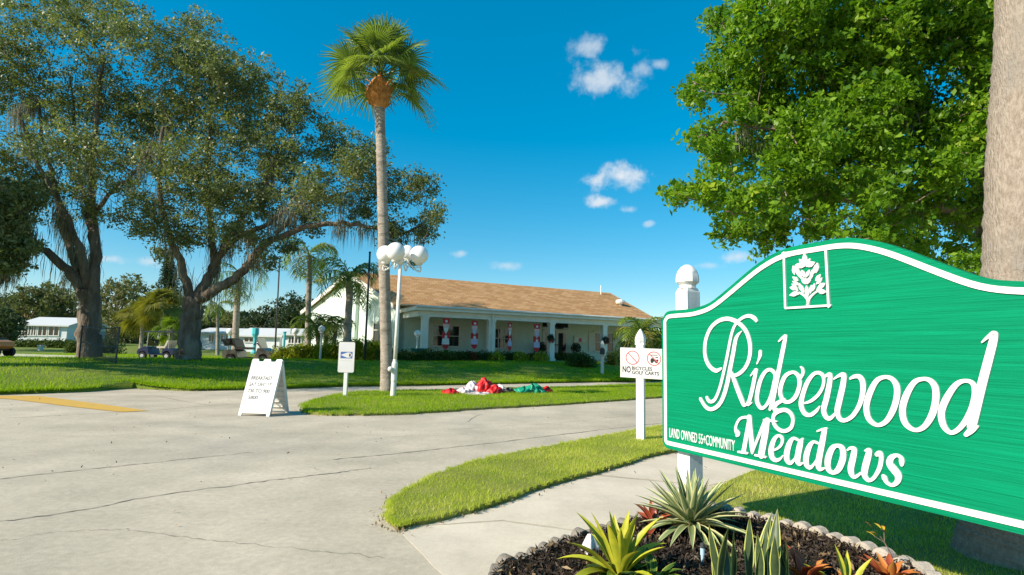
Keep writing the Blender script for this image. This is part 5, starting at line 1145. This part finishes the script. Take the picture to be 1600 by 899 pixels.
house('bungalow', 'white bungalow with an open aqua carport beside the right oak', 60, 372, 437, 545, 525, 513, 6, [(382,396,528,534),(404,412,528,535)], R_(-2))
house('bungalow', 'small white bungalow just right of the oak trunk', 64, 310, 366, 540, 520, 513, 6, [(326,333,524,534),(340,347,524,534),(352,358,524,534)], R_(2))
def aqua_post():
    for i, (px, lab) in enumerate(((397,'bright aqua post in front of the white bungalow'), (357.5,'slim pale aqua post left of the tall palm trunk'), (443,'short aqua post beside the dark pole'))):
        B = at(px, 548, 56); B[2] = float(hz(B[0], B[1])); root = empty('carport_post', B); tag(root, lab, 'post', 'aqua carport posts')
        MB().lathe([(.3,0),(.3,.2),(.16,.3),(.16,1.6),(.34,2.0),(.34,2.6)] if i == 0 else [(.16,0),(.12,.2),(.12,2.1),(.2,2.3)], 8).build('shaft', M['aqua'], root)
aqua_post()
def meter_post():
    B = at(63, 547, 52.); B[2] = float(hz(B[0], B[1]))+.05; root = empty('utility_pedestal', B); tag(root, 'small pale utility pedestal on the far lawn', 'pedestal'); MB().box((-.18,-.15,0),(.18,.15,.45)).build('body', M['white_trim'], root); MB().box((-.22,-.19,.45),(.22,.19,.52)).build('lid', M['white_trim'], root)
meter_post()

# ---------------------------------------------------------------- trees beyond
def far_tree(label, Y, px, pyb, blobs, m='bgleaf', leaf=(.5,.28), nc=22, nl=22, tint=.45, name='far_tree', trunk=.3, crad=.9, bark='bark2'):
    B = at(px, pyb, Y); B[2] = float(hz(B[0], B[1]))
    top = min(b[1] for b in blobs); mid = blobs[0]
    return blob_tree(name, label, B, [([(px,pyb+2,0),(px+2,(pyb+mid[1])/2,0),(mid[0],mid[1],0)], trunk, trunk*.4)]+[([(px+1,(pyb+mid[1])/2+6,0),((px+b[0])/2,(mid[1]+b[1])/2+4,0),(b[0],b[1],0)], trunk*.5, trunk*.15) for b in blobs[1:5]],
        blobs, Y, leaf, M[m], M[bark], nc, nl, crad, (3., 2), 'trees beyond the lawn', sub=3, tintc=tint)
far_tree('grey-green tree behind the far left bungalow', 88, 40, 535, [(30,470,28),(60,455,26),(15,490,24),(75,480,26),(95,465,20)])
far_tree('grey-green tree left of the big oak trunk', 92, 95, 535, [(95,460,28),(110,480,28),(80,500,26),(115,505,20)], tint=.5)
far_tree('greyish thin-crowned tree right of the big oak trunk', 86, 178, 538, [(180,460,26),(200,450,24),(165,480,26),(195,490,28),(215,475,24),(175,515,22)], tint=.75, nc=20)
far_tree('dark rounded tree seen between the two oaks', 95, 232, 540, [(225,465,24),(245,480,26),(230,500,28),(210,515,24),(255,510,24)], tint=.3)
far_tree('leafy tree behind the cabbage palms near the right oak', 80, 262, 545, [(258,490,24),(270,470,18),(275,510,20)], tint=.5)
far_tree('dark green trees massed behind the long bungalow, left part', 96, 410, 535, [(400,500,26),(425,490,26),(440,508,22),(385,512,20)], 'bgleaf2', tint=.4)
far_tree('tall dark green tree behind the long bungalow, middle part', 92, 455, 535, [(452,485,26),(470,495,26),(440,502,22),(463,475,18)], 'bgleaf2', tint=.5)
far_tree('dark green tree behind the long bungalow beside the gable', 90, 487, 535, [(490,490,24),(478,505,22),(505,500,22)], 'bgleaf2', tint=.5)
far_tree('low scrub trees seen behind the small bungalow', 100, 345, 535, [(335,508,20),(355,505,22),(372,510,18),(320,514,16)], tint=.4)
far_tree('dark leafy bush at the left edge in front of the bungalow', 50, 8, 548, [(5,495,18),(20,505,16),(10,520,20),(-15,505,26)], 'bgleaf2', (.3,.16), tint=.5, crad=.6)
def norfolk():
    Y = 100; B = at(264, 540, Y); B[2] = float(hz(B[0], B[1])); root = empty('norfolk_pine', B); tag(root, 'tall narrow layered pine rising between the oaks', 'tree', 'trees beyond the lawn'); T = at(264, 398, Y)-B
    MB().tube([(0,0,0), tuple(T)], [.3,.04], 8).build('trunk', M['bark'], root); C = []
    for t in np.linspace(.3, .99, 24):
        for k in range(7):
            a = k*.9+t*31; L = 3.4*(1-t)**.8+.25
            for s in np.linspace(.1, 1, 9): C.append(np.repeat([[T[0]*t+math.cos(a)*L*s, math.sin(a)*L*s, T[2]*t+.35*s*s*L*.6]], 8, 0)+rng.normal(0, .14, (8, 3)))
    C = np.concatenate(C); obj('crown', leaf_cloud('crown', C, rng.random(len(C))*.6, .4, .14, M['bgleaf2']), root)
norfolk()
def fan_clump(label, Y, px, py, pyb, n, size, m):
    B = at(px, pyb, Y); B[2] = float(hz(B[0], B[1])); root = empty('fan_palm', B); tag(root, label, 'tree', 'small fan palms beyond the lawn'); c = at(px, py, Y)-B
    MB().tube([(0,0,0), tuple(c*.5+np.array([.15,0,0])), tuple(c)], [.22,.18,.2], 8).build('trunk', M['palmtrunk'], root)
    for i in range(n):
        mb, T = fan_frond(R_([70,45,20,-5,-30][i % 5]+rng.uniform(-8, 8)), i*2.39996, size*.9, size, .9); o = mb.build('frond', M[m], root, loc=c); set_tint(o, T)
fan_clump('yellowish fan palm left of the second far palm', 62, 220, 490, 545, 22, 1.5, 'bgyellow')
fan_clump('yellow-green fan palm close to the right oak trunk', 60, 252, 476, 545, 24, 1.6, 'bgyellow')
fan_clump('green fan palm low beside the right oak trunk', 56, 268, 515, 552, 16, 1.2, 'featherleaf')
shrub('shrub', 'brown-green shrub at the foot of the left oak', [on(x, 551, 46) for x in (112, 118)], .7, 1.2, 'hedge', 900, (.16,.08), 'far lawn shrubs')
shrub('shrub', 'rounded green shrub right of the left oak trunk', [on(x, 549, 46) for x in (166, 173)], .9, 1.3, 'hedge', 1100, (.18,.09), 'far lawn shrubs')
shrub('hedge', 'sunlit green hedge in front of the far left bungalow', [on(x, 538, 60) for x in np.linspace(32, 108, 16)], .9, .85, 'hedge', 420, (.22,.11), cat='hedge')
def far_wood():
    n = 60000; a = rng.uniform(-1.15, 1.15, n); d = rng.uniform(150, 190, n); x = d*np.sin(a)*1.2; y = d*np.cos(a)*.9+30; h = 9+2.2*np.sin(a*23)+1.6*np.sin(a*61+1)+rng.normal(0, .6, n); z = rng.random(n)**.75*h+.3
    tag(obj('far_wood', leaf_cloud('far_wood', np.column_stack([x, y, z]), np.clip(rng.normal(.4, .2, n), 0, 1), 1.5, .9, M['bgleaf2'])), 'low dark belt of distant woodland along the horizon', 'woodland', kind='stuff')
far_wood()

# ---------------------------------------------------------------- planting bed in front of the sign
M['mulch'] = mat('dark_mulch', (.035,.027,.021), (.075,.06,.048), scale=30, rough=1, bump=1, bscale=70, bdist=.02)
M['chip'] = leafmat('mulch_chips', (.025,.018,.014), (.11,.085,.065), trans=0., rough=.95, spec=.1, c3=(.24,.20,.16))
M['edging'] = mat('edging_concrete', (.46,.41,.35), (.36,.32,.27), scale=14, rough=.95, bump=.7, bscale=55, bdist=.01, c3=(.22,.20,.17), s3=6)
M['edging_dark'] = mat('edging_dark', (.20,.175,.145), (.30,.265,.22), scale=14, rough=.95, bump=.8, bscale=55, bdist=.012, c3=(.12,.10,.08), s3=7)  # darker brown-grey concrete for the blocks on the left side
M['y_leaf'] = mat('yellow_bromeliad_leaf', (.46,.42,.03), (.24,.28,.02), scale=9, rough=.45, spec=.3, c3=(.22,.12,.04), s3=14, k3=(.62,.72)); M['g_leaf'] = mat('green_bromeliad_leaf', (.07,.13,.012), (.035,.08,.012), scale=9, rough=.4, spec=.4)
M['agave'] = mat('agave_green', (.14,.20,.075), (.21,.27,.115), scale=6, rough=.55, c3=(.28,.23,.10), s3=9, k3=(.63,.75)); M['agave_edge'] = mat('agave_cream', (.58,.57,.30), (.45,.42,.2), scale=8, rough=.55, c3=(.32,.22,.10), s3=15, k3=(.6,.7))
M['snake'] = mat('snake_plant_green', (.035,.06,.025), (.07,.10,.04), scale=14, rough=.4, stretch=(1,1,4)); M['snake_edge'] = mat('snake_plant_edge', (.48,.50,.12), rough=.45)
M['r_leaf'] = mat('red_bromeliad_leaf', (.22,.025,.02), (.30,.07,.025), scale=10, rough=.4, spec=.4); M['o_leaf'] = mat('orange_leaf', (.50,.10,.02), (.42,.22,.05), scale=12, rough=.45)
bed_px = [(780,905),(818,890),(852,874),(892,858),(942,844),(1000,824),(1060,809),(1112,809),(1160,822),(1230,838),(1300,859),(1375,889),(1450,920),(1500,990),(1200,1150),(900,1100),(768,960)]
bed, bedP = patch('planting_bed', bed_px, .06, M['mulch'], 0)
def edging_and_mulch():
    root = empty('bed_edging', G(890, 848)); b0 = np.array(root.location); tag(root, 'scalloped concrete edging round the mulched planting bed', 'edging')
    path = cr([np.array(G(*p)[:2]) for p in [(764,960),(780,903),(818,888),(852,872),(892,856),(942,842),(1000,822),(1060,807),(1112,807),(1160,820),(1230,836),(1300,857),(1375,887),(1450,918),(1500,985)]], 12)
    s = 0; last = None; step = .118
    acc = [0]
    for a, b in zip(path[:-1], path[1:]): acc.append(acc[-1]+np.linalg.norm(b-a))
    P = np.array(path); acc = np.array(acc); n = int(acc[-1]/step); meshes = []
    for v in range(8):
        hw, hh, th = step*.5, rng.uniform(.075, .088), .07
        prof = [(-hw,-.04),(hw,-.04),(hw,.045)]+[(hw*math.cos(q)*.98, .045+(hh-.03)*math.sin(q)) for q in np.linspace(.15, math.pi-.15, 7)]+[(-hw,.045)]
        o = MB().prism(prof, lambda u, w: (u,-th/2,w), lambda u, w: (u,th/2,w)).build('edging_block', M['edging'] if v < 4 else M['edging_dark'], root); meshes.append(o.data); bpy.data.objects.remove(o)
    for i in range(n):
        d = (i+.5)*step; x = np.interp(d, acc, P[:, 0]); y = np.interp(d, acc, P[:, 1]); x2 = np.interp(d+.02, acc, P[:, 0]); y2 = np.interp(d+.02, acc, P[:, 1])
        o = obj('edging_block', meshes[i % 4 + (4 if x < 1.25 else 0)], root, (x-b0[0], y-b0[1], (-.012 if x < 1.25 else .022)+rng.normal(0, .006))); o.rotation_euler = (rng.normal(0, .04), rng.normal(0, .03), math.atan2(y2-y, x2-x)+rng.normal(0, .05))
    Q = sample_poly(bedP, 26000); n = len(Q); C = np.column_stack([Q, .065+rng.random(n)**2*.03])
    me = leaf_cloud('mulch_chips', C, np.clip(rng.normal(.35, .25, n), 0, 1), .045, .012, M['chip'], up=.5); tag(obj('mulch_chips', me), 'dark brown shredded mulch and leaf litter in the planting bed', 'mulch', kind='stuff')
edging_and_mulch()
def litter():
    Q = sample_poly(bedP, 420); C = np.column_stack([Q, np.full(len(Q), .10)]); me = leaf_cloud('leaf_litter', C, rng.random(len(C)), .05, .022, M['litter'], up=1.5)
    def along(poly, n, sp):
        i = rng.integers(0, len(poly), n); t = rng.random(n)[:, None]; return poly[i]*(1-t)+poly[i-1]*t+rng.normal(0, sp, (n, 2))
    xs = rng.uniform(-15, 8, 1500); E = np.column_stack([xs, yb(xs)-np.abs(rng.normal(0, .12, 1500))])
    P = np.vstack([along(isl, 900, .10), along(cor, 700, .06), E, np.column_stack([rng.uniform(-14, 3, 260), rng.uniform(4, 16, 260)])]); C2 = np.column_stack([P, np.full(len(P), .016)])
    d = obj('leaf_litter', leaf_cloud('leaf_litter', C2, rng.random(len(C2)), .032, .016, M['litter'], up=3)); tag(d, 'scattered brown leaf crumbs along the grass edges on the road', 'leaf litter', kind='stuff')
    tag(obj('bed_litter', me), 'tan fallen leaves lying on the mulch of the bed', 'leaf litter', kind='stuff')
M['litter'] = leafmat('leaf_litter', (.10,.065,.035), (.28,.20,.11), trans=.1, rough=.9, spec=.05, c3=(.40,.30,.17))
litter()
def blade_mesh(name, L, wd, bend, mats, fold=.25, n=9, peak=.4, edge=.16, tipw=.02, twist=0.):
    """strap leaf from the origin along +y, curving down by bend; two thin margins in the second material"""
    V = []; Fs = []; mi = []; e = 0.; p = np.array([0., 0., 0.]); st = L/(n-1)
    for i in range(n):
        t = i/(n-1); w = wd/2*max(tipw, (.45+.55*min(1, t/peak)) if t < peak else (1-((t-peak)/(1-peak))**1.7))
        up = np.array([0, -math.sin(e), math.cos(e)])
        for u in (-1, -1+edge*2, 0, 1-edge*2, 1): V.append(p+np.array([u*w, 0, 0])+up*abs(u)*w*fold*2)
        p = p+np.array([0, math.cos(e), math.sin(e)])*st; e -= bend/(n-1)
    for i in range(n-1):
        for j in range(4): Fs.append((i*5+j, i*5+j+1, i*5+j+6, i*5+j+5)); mi.append(1 if j in (0, 3) else 0)
    me = bpy.data.meshes.new(name); me.from_pydata([tuple(v) for v in V], [], Fs)
    for m in mats: me.materials.append(m)
    me.polygons.foreach_set('material_index', mi); me.polygons.foreach_set('use_smooth', [True]*len(Fs)); me.update(); return me
def rosette(name, label, B, leaves, cat='plant', group=None):
    root = empty(name, B); tag(root, label, cat, group)
    for (me, az, el, s) in leaves:
        o = obj('leaf', me, root); o.rotation_euler = (el, 0, az); o.scale = (s, s, s); o.location = (-math.sin(az)*.015, math.cos(az)*.015, .0)
    return root
def bed_plants():
    ag = [blade_mesh('agave_leaf', .42, .056, b, [M['agave'], M['agave_edge']], .3, peak=.35, edge=.17) for b in (.1, .35, .6)]
    B = G(1080, 836, .07); L_ = []
    for i in range(74):
        t = i/73; el = R_(86-92*t**.8+rng.uniform(-6, 6)); L_.append((ag[0 if t < .4 else 1 if t < .75 else 2], i*2.39996+rng.uniform(-.1, .1), el, rng.uniform(.82, 1.05)*(.86 if t < .2 else 1)))
    r = rosette('agave_plant', 'spiky variegated agave rosette with cream leaf edges below the sign post', B+np.array([0, 0, .07]), L_); 
    MB().tube([(0,0,-.1),(0,0,.03)], [.05,.03], 8).build('stem', M['bark2'], r)
    yl = [blade_mesh('bromeliad_leaf', .36, .062, b, [M['y_leaf'], M['y_leaf']], .35, peak=.5) for b in (.15, .5, .9)]; gl = [blade_mesh('bromeliad_leaf', .26, .058, b, [M['g_leaf'], M['y_leaf']], .3, peak=.5, edge=.05) for b in (.5, 1.)]
    B = G(968, 905, .07); L_ = []
    for i in range(20): t = i/19; L_.append((yl[int(t*2.9)], i*2.39996+.6, R_(84-55*t+rng.uniform(-8, 8)), rng.uniform(.85, 1.12)))
    for i in range(16): L_.append((gl[i % 2], i*2.39996, R_(rng.uniform(5, 45)), rng.uniform(.7, 1.05)))
    rosette('bromeliad', 'tall yellow-green bromeliad at the left end of the bed', B, L_, group='bromeliads')
    B = G(1022, 915, .07); rosette('bromeliad', 'low dark green bromeliad beside the yellow one', B, [(gl[i % 2], i*2.39996, R_(rng.uniform(15, 70)), rng.uniform(.6, .95)) for i in range(18)], group='bromeliads')
    rl = [blade_mesh('red_leaf', .22, .06, b, [M['r_leaf'], M['o_leaf']], .3, peak=.5, edge=.06) for b in (.4, .9)]; ol = [blade_mesh('orange_leaf', .18, .05, b, [M['o_leaf'], M['r_leaf']], .3, peak=.5, edge=.08) for b in (.4, .9)]
    rosette('red_bromeliad', 'dark red bromeliad behind the agave', G(1022, 826, .07), [(rl[i % 2], i*2.39996, R_(rng.uniform(20, 80)), rng.uniform(.75, 1.1)) for i in range(16)], group='red bromeliads')
    rosette('red_bromeliad', 'dark red and orange bromeliad right of the upright snake plant', G(1258, 912, .07), [((rl+ol)[i % 4], i*2.39996, R_(rng.uniform(20, 80)), rng.uniform(.7, 1.05)) for i in range(20)], group='red bromeliads')
    rosette('red_bromeliad', 'bright orange-red bromeliad under the bare twig', G(1392, 912, .07), [((ol+rl[:1])[i % 3], i*2.39996, R_(rng.uniform(25, 80)), rng.uniform(.7, 1.0)) for i in range(16)], group='red bromeliads')
    rosette('red_bromeliad', 'small yellow-orange bromeliad at the bottom edge of the bed', G(1325, 925, .07), [((ol+yl[:1])[i % 3], i*2.39996, R_(rng.uniform(25, 80)), rng.uniform(.5, .8)) for i in range(14)], group='red bromeliads')
    sn = [blade_mesh('snake_leaf', .40, .066, b, [M['snake'], M['snake_edge']], .2, peak=.45, edge=.10) for b in (.05, -.12, .2)]
    for k, (px, py, n, s0, lab) in enumerate(((1190,925,7,1.02,'tallest upright snake plant with dark pointed leaves'), (1135,925,8,.85,'upright snake plant left of the tallest one'), (1228,928,6,.7,'short snake plant right of the tallest one'))):
        B = G(px, py, .06); root = empty('snake_plant', B); tag(root, lab, 'plant', 'snake plants')
        for i in range(n):
            o = obj('leaf', sn[i % 3], root, (rng.normal(0, .035), rng.normal(0, .035), 0)); az = rng.uniform(0, 6.28); s = s0*rng.uniform(.7, 1.08); o.rotation_euler = (R_(rng.uniform(70, 88)), 0, az); o.scale = (s, s, s)
    # bare twig with a few leaves
    B = G(1396, 905, .06); Y = B[1]; root = empty('leafy_twig', B); tag(root, 'bare pale twig with small yellow leaves near the sign bottom', 'plant')
    p = [at(x, y, Y)-B for x, y in ((1398,890),(1392,866),(1382,848),(1375,838))]; MB().tube([(0,0,-.02)]+[tuple(q) for q in p], [.005,.005,.004,.0035,.002], 5).build('stem', M['bark2'], root)
    MB().tube([tuple(p[2]), tuple(at(1366,838,Y)-B)], [.0035,.002], 5).tube([tuple(p[2]), tuple(at(1381,828,Y)-B)], [.003,.002], 5).build('side_twig', M['bark2'], root)
    tl = blade_mesh('twig_leaf', .045, .022, .5, [M['y_leaf'], M['o_leaf']], .2, n=5)
    for (x, y, az) in ((1366,838,.8),(1372,836,1.4),(1381,828,-.4),(1376,826,.3),(1362,824,1.2),(1384,832,2.)):
        o = obj('leaf', tl, root, at(x, y, Y)-B); o.rotation_euler = (R_(rng.uniform(10, 60)), 0, az)
    # path light and white cloth
    B = G(1098, 884, .06); root = empty('garden_spike_light', B); tag(root, 'small pale blue spike light standing in the mulch', 'light'); MB().tube([(0,0,-.02),(0,0,.06)], [.004,.011], 8).build('spike', M['pale_blue'], root); MB().tube([(0,0,.06),(0,0,.10)], [.013,.013], 10).build('body', M['pale_blue'], root); MB().lathe([(.012,.10),(.016,.105),(.012,.125),(.004,.13)], 10).build('cap', M['dark_metal'], root)
    B = at(922, 862, 3.62); root = empty('plastic_bag', B); tag(root, 'crumpled white plastic bag caught on the yellow bromeliad', 'bag'); V = []; n1, n2 = 22, 12
    for j in range(n2+1):
        t = j/n2; r = (.012+.062*t**.8)
        for i in range(n1):
            a = 2*math.pi*i/n1; f_ = 1+.28*math.sin(4*a+1+2*t)+.16*math.sin(7*a+3*t)+.08*math.sin(13*a); V.append((r*f_*math.cos(a), r*.6*f_*math.sin(a), .105-.17*t+.018*math.sin(3*a+1)*t))
    mb = MB(); mb.add(V, [(j*n1+i, j*n1+(i+1) % n1, (j+1)*n1+(i+1) % n1, (j+1)*n1+i) for j in range(n2) for i in range(n1)]+[tuple(range(n1))]); mb.build('film', M['white_cloth'], root, True)
M['pale_blue'] = mat('pale_blue_plastic', (.42,.58,.68), rough=.4)
bed_plants()
